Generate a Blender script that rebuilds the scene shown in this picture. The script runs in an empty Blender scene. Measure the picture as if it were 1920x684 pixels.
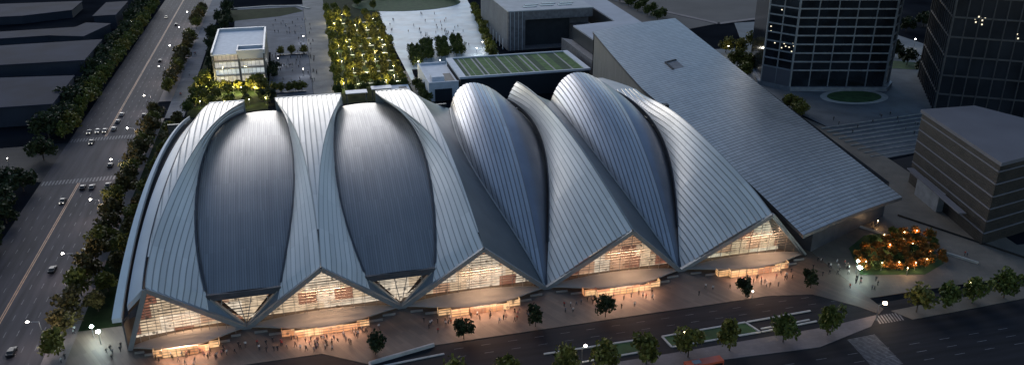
import bpy, bmesh, math, random
import numpy as np
from mathutils import Vector, Matrix, noise
R = math.radians
random.seed(7)
S = bpy.context.scene
COL = S.collection
# World axes: x runs along the lit frontage, y runs away behind it, z is up (metres).

# ------------------------------------------------------------------ helpers
def link(o, parent=None):
    COL.objects.link(o)
    if parent is not None: o.parent = parent
    return o

def tag(o, label=None, cat=None, group=None, kind=None):
    if label: o['label'] = label
    if cat: o['category'] = cat
    if group: o['group'] = group
    if kind: o['kind'] = kind
    return o

def empty(name, loc=(0, 0, 0), rz=0.0):
    o = bpy.data.objects.new(name, None)
    o.location = loc; o.rotation_euler = (0, 0, rz); o.empty_display_size = .5
    return link(o)

class MB:
    def __init__(s): s.v = []; s.f = []; s.m = []; s.uv = []
    def add(s, vs, fs, mi=0, uvs=None):
        b = len(s.v); s.v += [tuple(p) for p in vs]
        for i, f in enumerate(fs):
            s.f.append([b + k for k in f]); s.m.append(mi)
            s.uv.append(uvs[i] if uvs else None)
        return s
    def box(s, x0, x1, y0, y1, z0, z1, mi=0):
        return s.prism([(x0, y0), (x1, y0), (x1, y1), (x0, y1)], z0, z1, mi)
    def prism(s, poly, z0, z1, mi=0, bottom=True):
        a = sum(poly[i][0] * poly[(i + 1) % len(poly)][1] - poly[(i + 1) % len(poly)][0] * poly[i][1] for i in range(len(poly)))
        if a < 0: poly = poly[::-1]
        n = len(poly)
        vs = [(p[0], p[1], z0) for p in poly] + [(p[0], p[1], z1) for p in poly]
        fs = [[i, (i + 1) % n, n + (i + 1) % n, n + i] for i in range(n)] + [list(range(n, 2 * n))]
        if bottom: fs.append(list(range(n - 1, -1, -1)))
        return s.add(vs, fs, mi)
    def flat(s, poly, z, mi=0):
        a = sum(poly[i][0] * poly[(i + 1) % len(poly)][1] - poly[(i + 1) % len(poly)][0] * poly[i][1] for i in range(len(poly)))
        if a < 0: poly = poly[::-1]
        return s.add([(p[0], p[1], z) for p in poly], [list(range(len(poly)))], mi)
    def poly3(s, pts, mi=0): return s.add(pts, [list(range(len(pts)))], mi)
    def beam(s, p, q, w, h, mi=0, up=(0, 0, 1)):
        p = Vector(p); q = Vector(q); d = (q - p).normalized(); up = Vector(up)
        if abs(d.dot(up)) > .98: up = Vector((0, 1, 0))
        x = d.cross(up).normalized() * (w / 2); y = x.cross(d).normalized() * (h / 2)
        vs = [p - x - y, p + x - y, p + x + y, p - x + y, q - x - y, q + x - y, q + x + y, q - x + y]
        return s.add(vs, [[0, 3, 2, 1], [4, 5, 6, 7], [0, 1, 5, 4], [1, 2, 6, 5], [2, 3, 7, 6], [3, 0, 4, 7]], mi)
    def tube(s, p, q, r0, r1=None, n=8, mi=0):
        r1 = r0 if r1 is None else r1
        p = Vector(p); q = Vector(q); d = (q - p).normalized()
        up = Vector((0, 0, 1)) if abs(d.z) < .95 else Vector((1, 0, 0))
        x = d.cross(up).normalized(); y = d.cross(x)
        vs = []
        for c, r in ((p, r0), (q, r1)):
            for i in range(n):
                a = 2 * math.pi * i / n; vs.append(c + x * (r * math.cos(a)) + y * (r * math.sin(a)))
        fs = [[i, (i + 1) % n, n + (i + 1) % n, n + i] for i in range(n)] + [list(range(n))[::-1], list(range(n, 2 * n))]
        return s.add(vs, fs, mi)
    def ball(s, c, r, n=8, mi=0, sz=1.0):
        vs = [(c[0], c[1], c[2] + r * sz)]; fs = []; k = n // 2
        for j in range(1, k):
            t = math.pi * j / k
            for i in range(n):
                a = 2 * math.pi * i / n
                vs.append((c[0] + r * math.sin(t) * math.cos(a), c[1] + r * math.sin(t) * math.sin(a), c[2] + r * sz * math.cos(t)))
        vs.append((c[0], c[1], c[2] - r * sz)); L = len(vs) - 1
        for i in range(n):
            fs.append([0, 1 + i, 1 + (i + 1) % n])
            for j in range(k - 2):
                a = 1 + j * n
                fs.append([a + i, a + n + i, a + n + (i + 1) % n, a + (i + 1) % n])
            a = 1 + (k - 2) * n; fs.append([a + i, L, a + (i + 1) % n])
        return s.add(vs, fs, mi)
    def mesh(s, name, mats, smooth=False):
        me = bpy.data.meshes.new(name)
        me.from_pydata([tuple(map(float, p)) for p in s.v], [], s.f)
        for m in (mats if isinstance(mats, (list, tuple)) else [mats]): me.materials.append(m)
        me.polygons.foreach_set('material_index', s.m)
        if any(u is not None for u in s.uv):
            ul = me.uv_layers.new(name='UVMap')
            flat = []
            for f, u in zip(s.f, s.uv):
                for k in range(len(f)): flat += list(u[k]) if u else [0, 0]
            ul.data.foreach_set('uv', flat)
        if smooth: me.polygons.foreach_set('use_smooth', [True] * len(me.polygons))
        me.update()
        return me
    def build(s, name, mats, parent=None, smooth=False):
        return link(bpy.data.objects.new(name, s.mesh(name, mats, smooth)), parent)

# ------------------------------------------------------------------ materials
def newmat(name):
    m = bpy.data.materials.new(name); m.use_nodes = True
    nt = m.node_tree; b = nt.nodes['Principled BSDF']
    return m, nt, b

def rgba(c): return (c[0], c[1], c[2], 1)

def mat(name, col, rough=.7, metal=0.0, var=.18, scale=.35, detail=4, col2=None, spec=.5, bump=0.0, stretch=None):
    """surface with object-space noise variation so that nothing is one flat colour"""
    m, nt, b = newmat(name)
    N = nt.nodes; L = nt.links
    tc = N.new('ShaderNodeTexCoord'); nz = N.new('ShaderNodeTexNoise')
    nz.inputs['Scale'].default_value = scale; nz.inputs['Detail'].default_value = detail
    if stretch:
        mp = N.new('ShaderNodeMapping'); mp.inputs['Scale'].default_value = stretch; L.new(tc.outputs['Object'], mp.inputs['Vector']); L.new(mp.outputs[0], nz.inputs['Vector'])
    else: L.new(tc.outputs['Object'], nz.inputs['Vector'])
    mx = N.new('ShaderNodeMix'); mx.data_type = 'RGBA'
    c2 = col2 or tuple(c * (1 - var) for c in col); c1 = col if col2 else tuple(min(1, c * (1 + var)) for c in col)
    mx.inputs[6].default_value = rgba(c1); mx.inputs[7].default_value = rgba(c2)
    rm = N.new('ShaderNodeMapRange'); rm.inputs[1].default_value = .32; rm.inputs[2].default_value = .68
    L.new(nz.outputs['Fac'], rm.inputs[0]); L.new(rm.outputs[0], mx.inputs[0])
    L.new(mx.outputs[2], b.inputs['Base Color'])
    b.inputs['Roughness'].default_value = rough; b.inputs['Metallic'].default_value = metal
    b.inputs['Specular IOR Level'].default_value = spec
    if bump:
        bp = N.new('ShaderNodeBump'); bp.inputs['Strength'].default_value = bump
        L.new(nz.outputs['Fac'], bp.inputs['Height']); L.new(bp.outputs[0], b.inputs['Normal'])
    return m

def metal_sheet(name, col, rough, pitch, gap=.14, dark=.45, metal=.75, axis=0, panel=0.0):
    """standing-seam metal: darker joint every `pitch` metres along UV axis, faint sheet-to-sheet variation"""
    m, nt, b = newmat(name); N = nt.nodes; L = nt.links
    uv = N.new('ShaderNodeUVMap'); sp = N.new('ShaderNodeSeparateXYZ'); L.new(uv.outputs[0], sp.inputs[0])
    def math_(op, a, bb=None):
        n = N.new('ShaderNodeMath'); n.operation = op
        for i, x in enumerate((a, bb)):
            if x is None: continue
            if isinstance(x, (int, float)): n.inputs[i].default_value = x
            else: L.new(x, n.inputs[i])
        return n.outputs[0]
    q = math_('DIVIDE', sp.outputs[axis], pitch); fr = math_('FRACT', q)
    ln = math_('LESS_THAN', fr, gap)
    wn = N.new('ShaderNodeTexWhiteNoise'); wn.noise_dimensions = '2D'
    cb = N.new('ShaderNodeCombineXYZ'); L.new(math_('FLOOR', q), cb.inputs[0])
    L.new(math_('FLOOR', math_('DIVIDE', sp.outputs[1 - axis], panel if panel else 14.0)), cb.inputs[1])
    L.new(cb.outputs[0], wn.inputs['Vector'])
    if panel:
        f2 = math_('LESS_THAN', math_('FRACT', math_('DIVIDE', sp.outputs[1 - axis], panel)), .07)
        ln = math_('MAXIMUM', ln, math_('MULTIPLY', f2, .5))
    nz = N.new('ShaderNodeTexNoise'); nz.inputs['Scale'].default_value = .08; nz.inputs['Detail'].default_value = 5
    tc = N.new('ShaderNodeTexCoord'); L.new(tc.outputs['Object'], nz.inputs['Vector'])
    ms = N.new('ShaderNodeMapping'); ms.inputs['Scale'].default_value = (.55, .045, 1) if axis == 0 and not panel else (.05, .5, 1)
    L.new(uv.outputs[0], ms.inputs['Vector']); ns = N.new('ShaderNodeTexNoise'); ns.inputs['Scale'].default_value = 1; ns.inputs['Detail'].default_value = 6; L.new(ms.outputs[0], ns.inputs['Vector'])
    val = math_('ADD', math_('MULTIPLY', wn.outputs['Value'], .16), math_('MULTIPLY', nz.outputs['Fac'], .2))
    val = math_('ADD', val, math_('MULTIPLY', ns.outputs['Fac'], .18)); val = math_('ADD', val, .73)
    val = math_('MULTIPLY', val, math_('SUBTRACT', 1.0, math_('MULTIPLY', ln, dark)))
    mx = N.new('ShaderNodeMix'); mx.data_type = 'RGBA'; mx.blend_type = 'MULTIPLY'; mx.inputs[0].default_value = 1
    mx.inputs[6].default_value = rgba(col); L.new(val, mx.inputs[7]); L.new(mx.outputs[2], b.inputs['Base Color'])
    b.inputs['Metallic'].default_value = metal
    rr = math_('ADD', math_('MULTIPLY', nz.outputs['Fac'], .18), rough - .09); L.new(rr, b.inputs['Roughness'])
    bp = N.new('ShaderNodeBump'); bp.inputs['Strength'].default_value = .5; bp.inputs['Distance'].default_value = .12
    L.new(math_('SUBTRACT', 1.0, ln), bp.inputs['Height']); L.new(bp.outputs[0], b.inputs['Normal'])
    return m

def paving(name, c1, c2, w, h, rough=.75, rot=0.0, mortar=.02, mcol=.6, blotch=.25):
    m, nt, b = newmat(name); N = nt.nodes; L = nt.links
    tc = N.new('ShaderNodeTexCoord'); mp = N.new('ShaderNodeMapping'); mp.inputs['Rotation'].default_value = (0, 0, rot)
    L.new(tc.outputs['Object'], mp.inputs['Vector'])
    br = N.new('ShaderNodeTexBrick'); L.new(mp.outputs[0], br.inputs['Vector'])
    br.inputs['Color1'].default_value = rgba(c1); br.inputs['Color2'].default_value = rgba(c2)
    br.inputs['Mortar'].default_value = rgba(tuple(x * mcol for x in c1)); br.inputs['Scale'].default_value = 1
    br.inputs['Mortar Size'].default_value = mortar; br.inputs['Brick Width'].default_value = w; br.inputs['Row Height'].default_value = h
    nz = N.new('ShaderNodeTexNoise'); nz.inputs['Scale'].default_value = .09; nz.inputs['Detail'].default_value = 6
    L.new(tc.outputs['Object'], nz.inputs['Vector'])
    rm = N.new('ShaderNodeMapRange'); rm.inputs[1].default_value = .3; rm.inputs[2].default_value = .7
    rm.inputs[3].default_value = 1 - blotch; rm.inputs[4].default_value = 1 + blotch; L.new(nz.outputs['Fac'], rm.inputs[0])
    mx = N.new('ShaderNodeMix'); mx.data_type = 'RGBA'; mx.blend_type = 'MULTIPLY'; mx.inputs[0].default_value = 1
    L.new(br.outputs['Color'], mx.inputs[6]); L.new(rm.outputs[0], mx.inputs[7]); L.new(mx.outputs[2], b.inputs['Base Color'])
    b.inputs['Roughness'].default_value = rough
    return m

def emit(name, col, strength):
    m, nt, b = newmat(name)
    b.inputs['Base Color'].default_value = rgba(col); b.inputs['Emission Color'].default_value = rgba(col)
    b.inputs['Emission Strength'].default_value = strength
    return m

def lit_hall(name, strength, warm, seed, rot=0.0):
    """the lit inside wall of the hall seen through the glass: stacked bright floors, banners, dark exhibits"""
    m, nt, b = newmat(name); N = nt.nodes; L = nt.links
    tc = N.new('ShaderNodeTexCoord'); sp = N.new('ShaderNodeSeparateXYZ'); L.new(tc.outputs['Object'], sp.inputs[0])
    cb = N.new('ShaderNodeCombineXYZ'); L.new(sp.outputs[0], cb.inputs[0]); L.new(sp.outputs[2], cb.inputs[1])
    mp = N.new('ShaderNodeMapping'); mp.inputs['Location'].default_value = (seed * 7.3, seed * 3.1, 0); L.new(cb.outputs[0], mp.inputs[0])
    def mth(op, a, c=None):
        n = N.new('ShaderNodeMath'); n.operation = op
        for i, x in enumerate((a, c)):
            if x is None: continue
            if isinstance(x, (int, float)): n.inputs[i].default_value = x
            else: L.new(x, n.inputs[i])
        return n.outputs[0]
    def mul(a, c):
        x = N.new('ShaderNodeMix'); x.data_type = 'RGBA'; x.blend_type = 'MULTIPLY'; x.inputs[0].default_value = 1
        L.new(a, x.inputs[6]); L.new(c, x.inputs[7]); return x.outputs[2]
    # big hanging panels, each its own tone
    wn = N.new('ShaderNodeTexBrick'); L.new(mp.outputs[0], wn.inputs['Vector']); wn.inputs['Scale'].default_value = 1
    wn.inputs['Brick Width'].default_value = 5.2; wn.inputs['Row Height'].default_value = 4.25; wn.inputs['Mortar Size'].default_value = .0
    wn.inputs['Color1'].default_value = (0, 0, 0, 1); wn.inputs['Color2'].default_value = (1, 1, 1, 1); wn.offset = .37
    rp = N.new('ShaderNodeValToRGB'); e = rp.color_ramp.elements; rp.color_ramp.interpolation = 'CONSTANT'
    e[0].position = 0; e[0].color = (.34 * warm[0], .15 * warm[1], .12 * warm[2], 1); e[1].position = .8; e[1].color = (1.15 * warm[0], 1.12 * warm[1], 1.1 * warm[2], 1)
    for ps, c in ((.09, (.72 * warm[0], .48 * warm[1], .38 * warm[2], 1)), (.26, (.95 * warm[0], .84 * warm[1], .72 * warm[2], 1)), (.55, (*warm, 1))): x = e.new(ps); x.color = c
    L.new(wn.outputs['Color'], rp.inputs[0])
    # horizontal floor and shade lines, stronger in some zones
    n1 = N.new('ShaderNodeTexNoise'); n1.inputs['Scale'].default_value = .16; n1.inputs['Detail'].default_value = 2; L.new(mp.outputs[0], n1.inputs['Vector'])
    zone = N.new('ShaderNodeMapRange'); zone.inputs[1].default_value = .4; zone.inputs[2].default_value = .58; zone.inputs[3].default_value = .22; zone.inputs[4].default_value = .92; L.new(n1.outputs['Fac'], zone.inputs[0])
    st = mth('LESS_THAN', mth('FRACT', mth('DIVIDE', sp.outputs[2], .85)), .34)
    k = mth('SUBTRACT', 1.0, mth('MULTIPLY', st, zone.outputs[0]))
    v1 = mth('LESS_THAN', mth('FRACT', mth('DIVIDE', sp.outputs[0], 3.3)), .05); k = mth('MULTIPLY', k, mth('SUBTRACT', 1.0, mth('MULTIPLY', v1, .45)))
    n3 = N.new('ShaderNodeTexNoise'); n3.inputs['Scale'].default_value = .55; n3.inputs['Detail'].default_value = 5; L.new(mp.outputs[0], n3.inputs['Vector'])
    mr = N.new('ShaderNodeMapRange'); mr.inputs[1].default_value = .3; mr.inputs[2].default_value = .7; mr.inputs[3].default_value = .62; mr.inputs[4].default_value = 1.25; L.new(n3.outputs['Fac'], mr.inputs[0])
    k = mth('MULTIPLY', k, mr.outputs[0])
    vo = N.new('ShaderNodeTexVoronoi'); vo.inputs['Scale'].default_value = .42; L.new(mp.outputs[0], vo.inputs['Vector'])
    k = mth('MULTIPLY', k, mth('ADD', .25, mth('MULTIPLY', mth('GREATER_THAN', vo.outputs['Distance'], .2), .75)))
    class _o: pass
    m2 = _o(); m2.outputs = [None, None, mul(rp.outputs[0], k)]
    L.new(m2.outputs[2], b.inputs['Emission Color']); b.inputs['Emission Strength'].default_value = strength
    b.inputs['Base Color'].default_value = (.2, .16, .12, 1)
    return m

def glass(name, tint=(.9, .93, .95), refl=.12):
    m = bpy.data.materials.new(name); m.use_nodes = True; nt = m.node_tree; N = nt.nodes; L = nt.links
    N.remove(N['Principled BSDF']); out = N['Material Output']
    t = N.new('ShaderNodeBsdfTransparent'); t.inputs[0].default_value = rgba(tint)
    g = N.new('ShaderNodeBsdfGlossy'); g.inputs['Roughness'].default_value = .06
    x = N.new('ShaderNodeMixShader'); x.inputs[0].default_value = refl
    L.new(t.outputs[0], x.inputs[1]); L.new(g.outputs[0], x.inputs[2]); L.new(x.outputs[0], out.inputs['Surface'])
    return m

def leafmat(name, a, b_, c=None):
    m, nt, b = newmat(name); N = nt.nodes; L = nt.links
    g = N.new('ShaderNodeNewGeometry'); nz = N.new('ShaderNodeTexNoise'); nz.inputs['Scale'].default_value = .55; nz.inputs['Detail'].default_value = 5
    L.new(g.outputs['Position'], nz.inputs['Vector'])
    rp = N.new('ShaderNodeValToRGB'); e = rp.color_ramp.elements
    e[0].position = .36; e[0].color = rgba(a); e[1].position = .64; e[1].color = rgba(b_)
    L.new(nz.outputs['Fac'], rp.inputs[0]); L.new(rp.outputs[0], b.inputs['Base Color'])
    b.inputs['Roughness'].default_value = .65; b.inputs['Specular IOR Level'].default_value = .25
    return m

M = {}
M['ridge'] = metal_sheet('ridge roof sheet', (.75, .705, .65), .44, 1.75, .18, .46, metal=.32)
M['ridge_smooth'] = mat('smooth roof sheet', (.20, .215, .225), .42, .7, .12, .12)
M['barrel'] = metal_sheet('barrel roof sheet', (.345, .335, .33), .42, .7, .25, .22, metal=.86)
M['leaf'] = metal_sheet('leaf roof sheet', (.54, .535, .555), .37, 1.45, .22, .55, metal=.78)
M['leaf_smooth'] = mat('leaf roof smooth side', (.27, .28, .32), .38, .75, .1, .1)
M['wing'] = metal_sheet('wing roof sheet', (.43, .415, .40), .38, 1.9, .24, .6, metal=.75, panel=3.2)
M['ridge_end'] = mat('curled roof sheet', (.42, .40, .39), .5, .4, .1, .2)
M['trim'] = mat('roof edge trim', (.33, .33, .325), .45, .5, .1)
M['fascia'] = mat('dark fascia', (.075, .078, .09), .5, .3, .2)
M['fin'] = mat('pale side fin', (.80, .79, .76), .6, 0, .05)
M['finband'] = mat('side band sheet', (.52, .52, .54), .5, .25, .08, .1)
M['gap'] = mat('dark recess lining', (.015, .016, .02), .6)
M['conc'] = mat('pale concrete', (.38, .36, .33), .8, 0, .14, .25)
M['canopy'] = mat('canopy roof sheet', (.34, .31, .27), .75, .1, .12, .15)
M['glass'] = glass('facade glass', (.92, .93, .94), .1)
M['mull'] = mat('mullion metal', (.34, .30, .26), .5, .3)
M['door'] = lit_hall('lit entrance doors', .66, (1.0, .60, .29), 9)
for i in range(5):
    M['hall%d' % i] = lit_hall('lit hall %d' % i, .66 - .03 * i, (1.0, .84, .64) if i != 4 else (.88, .83, .62), i + 1)
M['wallgrey'] = metal_sheet('grey wall cladding', (.21, .205, .20), .55, 2.2, .1, .35, metal=.3)
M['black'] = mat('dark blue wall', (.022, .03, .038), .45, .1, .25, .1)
M['museum'] = mat('museum board cladding', (.17, .16, .165), .6, .1, .25, .6)
M['museumtop'] = mat('museum pale roof', (.40, .41, .42), .7, 0, .12, .12)
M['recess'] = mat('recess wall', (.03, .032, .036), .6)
M['sky'] = mat('roof light glass', (.07, .09, .10), .2, .2)
M['white'] = mat('white render', (.72, .72, .73), .7, 0, .08)
M['rooflink'] = mat('link roof membrane', (.37, .38, .42), .7, 0, .1, .08)
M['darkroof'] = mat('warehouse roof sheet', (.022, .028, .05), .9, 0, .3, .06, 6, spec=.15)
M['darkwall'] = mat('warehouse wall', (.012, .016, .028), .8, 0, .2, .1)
M['asphalt'] = mat('asphalt', (.050, .045, .052), .8, 0, .32, .5, 7, spec=.25, stretch=(1, .07, 1))
M['asphalt2'] = mat('falloff dark asphalt', (.015, .0145, .018), .75, 0, .35, .5, 7, spec=.2, stretch=(.07, 1, 1))  # colour darkened to imitate light falling off towards the picture edges
M['side'] = paving('pavement slabs', (.19, .155, .15), (.165, .135, .13), 1.2, 1.2, .8)
M['fore'] = paving('forecourt paving', (.145, .108, .082), (.10, .075, .058), 9, 1.1, .6, R(62), .03)  # base colour warmed to carry the entrance glow further out
M['rightpave'] = paving('corner plaza paving', (.15, .125, .10), (.125, .108, .088), 2.4, 2.4, .65, R(20), .03)
M['backpave'] = paving('square paving', (.13, .14, .165), (.10, .108, .13), 6, 2.2, .9, 0, .04)
M['palepave'] = paving('pale path paving', (.21, .20, .19), (.185, .18, .17), 3, 3, .9)
M['whitepave'] = paving('white square paving', (.40, .51, .56), (.46, .53, .55), 8, 8, .5, R(15), .01, .9, .22)
M['darkground'] = mat('dark ground', (.012, .014, .018), 1, 0, .4, .03, 8, spec=0)
M['brownground'] = mat('bare ground', (.085, .076, .072), .9, 0, .25, .02, 7)
M['bluepave'] = paving('tower court paving', (.115, .125, .135), (.10, .11, .12), 4, 4, .7)
M['lawn'] = mat('lawn', (.035, .075, .02), .9, 0, .35, .25, 8)
M['darklawn'] = mat('rough ground cover', (.018, .03, .010), .95, 0, .4, .2, 8, spec=.1)
M['greenroof'] = mat('green roof sedum', (.08, .155, .035), .9, 0, .3, .35, 6)
M['greendark'] = mat('green roof dark strip', (.035, .075, .025), .9, 0, .3, .35, 6)
M['paint'] = mat('road paint', (.42, .41, .40), .7, 0, .3, 1.5)
M['dimpaint'] = mat('worn road paint', (.125, .12, .128), .7, 0, .4, .8)
M['orange'] = mat('orange divider glow', (.42, .20, .09), .6, 0, .25, .4)  # orange glow along the lit divider, put in as flat line colour
M['kerb'] = mat('pale kerb stone', (.46, .44, .42), .8, 0, .12, .6)
M['bark'] = mat('bark', (.06, .045, .035), .9, 0, .3, 2)
M['twr'] = mat('tower dark glass', (.014, .018, .024), .12, .3, .4, .15, spec=.6)
M['twr2'] = mat('dark tower glass', (.035, .04, .05), .16, .5, .5, .06, spec=.6)
M['band'] = mat('tower spandrel', (.25, .26, .28), .5, .3)
M['office'] = mat('office brown louvre wall', (.020, .017, .015), .6, .1, .35, .3)
M['office2'] = mat('office louvre blade', (.026, .021, .017), .6, .1, .4, .3)
M['towermull'] = mat('dark mullion', (.075, .078, .088), .4, .4)
M['step'] = mat('terrace kerb', (.24, .24, .235), .8, 0, .2, .5)
M['officetop'] = mat('office roof membrane', (.11, .108, .125), .8, 0, .12, .06)
M['steel'] = mat('galvanised steel', (.32, .32, .33), .4, .8)
M['redbus'] = mat('red bus paint', (.62, .11, .05), .35, 0, .06)
M['tyre'] = mat('tyre rubber', (.015, .015, .015), .8)
M['carglass'] = mat('car glass', (.015, .018, .02), .1)
M['lampw'] = emit('white lamp', (1, .93, .82), 22)
M['lampc'] = emit('cold flood lamp', (.75, 1, .95), 70)
M['lampy'] = emit('yellow lamp', (1, .85, .45), 25)
M['lampo'] = emit('warm lamp', (1, .78, .5), 40)
M['head'] = emit('head lamp', (1, .95, .85), 2)
M['lit'] = emit('lit window', (1, .85, .6), 1.1)
M['pavil'] = lit_hall('lit pavilion floors', .42, (1.0, .93, .78), 4)
def lit_room(name, a, b_, st):
    m, nt, b = newmat(name); N = nt.nodes; L = nt.links
    tc = N.new('ShaderNodeTexCoord'); nz = N.new('ShaderNodeTexNoise'); nz.inputs['Scale'].default_value = .5; nz.inputs['Detail'].default_value = 6
    L.new(tc.outputs['Object'], nz.inputs['Vector'])
    rp = N.new('ShaderNodeValToRGB'); e = rp.color_ramp.elements; e[0].position = .38; e[0].color = rgba(a); e[1].position = .6; e[1].color = rgba(b_)
    L.new(nz.outputs['Fac'], rp.inputs[0]); L.new(rp.outputs[0], b.inputs['Emission Color']); b.inputs['Emission Strength'].default_value = st
    return m
M['room0'] = lit_room('pavilion ground floor light', (.5, .42, .3), (.85, .8, .68), .5)
M['room1'] = lit_room('pavilion first floor light', (.5, .55, .55), (.82, .9, .92), .48)
M['room2'] = lit_room('pavilion second floor light', (.55, .52, .46), (.95, .9, .8), .48)
M['room3'] = lit_room('pavilion top floor light', (.4, .28, .16), (.72, .55, .36), .46)
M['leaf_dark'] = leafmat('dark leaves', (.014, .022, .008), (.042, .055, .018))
M['leaf_green'] = leafmat('green leaves', (.038, .052, .010), (.13, .145, .028))
M['leaf_olive'] = leafmat('olive leaves', (.06, .062, .012), (.21, .185, .036))
M['leaf_brown'] = leafmat('bronze leaves', (.045, .036, .011), (.15, .11, .033))
M['leaf_gold'] = leafmat('golden lamplit leaves', (.075, .085, .012), (.30, .27, .04))  # yellow-green foliage, its colour also brightened to carry lamp glow
M['leaf_orange'] = leafmat('orange leaves', (.07, .06, .01), (.40, .13, .018))

# ------------------------------------------------------------------ curves of the big roof
def gb(v): return 10 + 24 * (1 - ((v - 80) / 80) ** 2)
def gr(v): return 20 + 19 * (1 - ((v - 75) / 75) ** 2)
def gv(v): return 28 * (1 - ((v - 100) / 100) ** 2)
def gf(v): return 35 * (1 - ((v - 95) / 95) ** 2)
def gl(v): return 16 + 20 * (1 - ((v - 72) / 72) ** 2)

class Curve:
    """x as a smooth function of y (depth), z from a height profile"""
    def __init__(s, xy, g, deg=4, dz=0.0, head=None):
        y = np.array([p[1] for p in xy]); x = np.array([p[0] for p in xy])
        s.c = np.polyfit(y, x, min(deg, len(xy) - 1)); s.g = g; s.dz = dz; s.head = head; s.y0 = y.min()
    def __call__(s, y):
        if s.head and y < s.y0:
            hp, a = s.head, np.array(s(s.y0)); f = (y - hp[1]) / (s.y0 - hp[1])
            return tuple(np.array(hp) * (1 - f) + a * f)
        return (float(np.polyval(s.c, y)), y, float(s.g(y)) + s.dz)

def sample(cv, y0, y1, n, pw=1.25):
    return np.array([cv(y0 + (y1 - y0) * (i / (n - 1)) ** pw) for i in range(n)])

def loft(A, B, pitch, mode='off', saw=.28, bow=None, sub=1, thick=0.0):
    """ruled patch from curve A to curve B; stripes at fixed offsets from A ('off') or fixed x ('abs'), with a stepped seam"""
    n = len(A); W = np.linalg.norm(B - A, axis=1)
    mb = MB()
    if mode == 'abs':
        lo = min(A[:, 0].min(), B[:, 0].min()); hi = max(A[:, 0].max(), B[:, 0].max())
    else: lo, hi = 0, W.max()
    ks = np.arange(math.floor(lo / pitch), math.ceil(hi / pitch) + 1) * pitch
    cols = []
    for k in ks:
        cols += [(k, 0.0)]
        for j in range(1, sub): cols.append((k + pitch * j / sub, saw * j / sub))
        cols += [(k + pitch * .93, saw)]
    tan = np.gradient(A * .5 + B * .5, axis=0)
    rows = []
    for i in range(n):
        a, b = A[i], B[i]; w = max(W[i], 1e-6)
        nrm = np.cross(b - a, tan[i]); nn = np.linalg.norm(nrm); nrm = nrm / nn if nn > 1e-9 else np.array([0, 0, 1.])
        if nrm[2] < 0: nrm = -nrm
        r = []
        for d, h in cols:
            if mode == 'abs':
                dx = b[0] - a[0]; f = (d - a[0]) / dx if abs(dx) > 1e-4 else 0
            else: f = d / w
            fc = min(1.0, max(0.0, f)); hh = h if 0 <= f <= 1 else 0
            p = a + (b - a) * fc + nrm * (hh * min(1, w / 4) * min(1, (1 - fc) * w / 2.5 + .12))
            if bow is not None: p = p + nrm * (4 * fc * (1 - fc) * bow[i])
            r.append((p, d if 0 <= f <= 1 else d))
        rows.append(r)
    m = len(cols)
    L = np.concatenate([[0], np.cumsum(np.linalg.norm(np.diff(A, axis=0), axis=1))])
    vs = [p for r in rows for p, _ in r]
    fs = []; uvs = []
    for i in range(n - 1):
        for j in range(m - 1):
            q = [i * m + j, i * m + j + 1, (i + 1) * m + j + 1, (i + 1) * m + j]
            P = [vs[k] for k in q]
            if np.linalg.norm(np.cross(P[2] - P[0], P[3] - P[1])) < 1e-4: continue
            # keep upward winding
            nz = np.cross(P[2] - P[0], P[3] - P[1])[2]
            u = [(cols[j][0], L[i]), (cols[j + 1][0], L[i]), (cols[j + 1][0], L[i + 1]), (cols[j][0], L[i + 1])]
            if nz < 0: q = q[::-1]; u = u[::-1]
            fs.append(q); uvs.append(u)
    mb.add(vs, fs, 0, uvs)
    return mb

hall = empty('convention_hall', (0, 0, 0))
tag(hall, 'huge silver hall of folded and vaulted metal roofs with five lit glass gables', 'hall')

APEX = [(-23.7, -3, 18.2), (22.0, -3, 18.2), (68.3, -3, 18.2), (114.6, -3, 18.2), (161.9, -3, 18.2)]
FOOT = [(-30.3, -3, 0), (0, 0, 0), (43.9, 0, 0), (88.4, 0, 0), (133.2, 0, 0), (178.0, 0, 0)]
def lerp(a, b, f): return tuple(a[i] + (b[i] - a[i]) * f for i in range(3))

# ridge creases (x, y)
S1R = Curve([(-.7, 97), (-.5, 92), (-4.6, 86), (-8.6, 68), (-12.4, 54), (-16.4, 39.6), (-18.3, 29), (-20.4, 19.7), (-21.4, 16.7), (-22.7, 10), (-23.4, 2.8), (-23.7, -3)], gr, 5)
S1S = Curve([(-12.6, 97), (-12.8, 90.8), (-14.9, 78), (-16.3, 59), (-18.6, 44), (-20.6, 32.8), (-22.2, 17), (-23.2, 10), (-23.9, 2.8), (-24.0, -3)], gr, 4)
S2L = Curve([(11.3, 97), (11.5, 90), (14.4, 80), (17.7, 58), (19.8, 45), (20.7, 35), (21.4, 23), (21.7, 18), (22, 8), (22, .7), (22, -3)], gr, 5)
S2Rc = Curve([(35.4, 97), (34.6, 90), (30.8, 69), (27.6, 54), (25.5, 40), (24.2, 31), (23.2, 21), (22.6, 12), (22.1, 3), (22, -3)], gr, 5)
S3L = Curve([(48.5, 97), (49.6, 84), (53.2, 74), (58.3, 58), (61.5, 48.6), (63.9, 33.7), (66, 21), (66.9, 12.8), (67.6, 4.3), (68.3, -3)], gr, 4)
S3Rc = Curve([(61.4, 97), (62.4, 85), (64.3, 65), (65.7, 42), (66.7, 25), (67.3, 13), (67.9, 4), (68.3, -3)], gr, 3)
S4R = Curve([(104.5, 97), (104.7, 85), (105.2, 75), (106.7, 62), (107.9, 43), (109.4, 34), (110.4, 23), (111.7, 13.5), (113.2, 5.8), (114.6, -3)], gr, 4)
S5R = Curve([(148.6, 70), (149.2, 62), (150.2, 54), (154, 31.5), (158.3, 12), (161.9, -3)], gr, 3)
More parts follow.
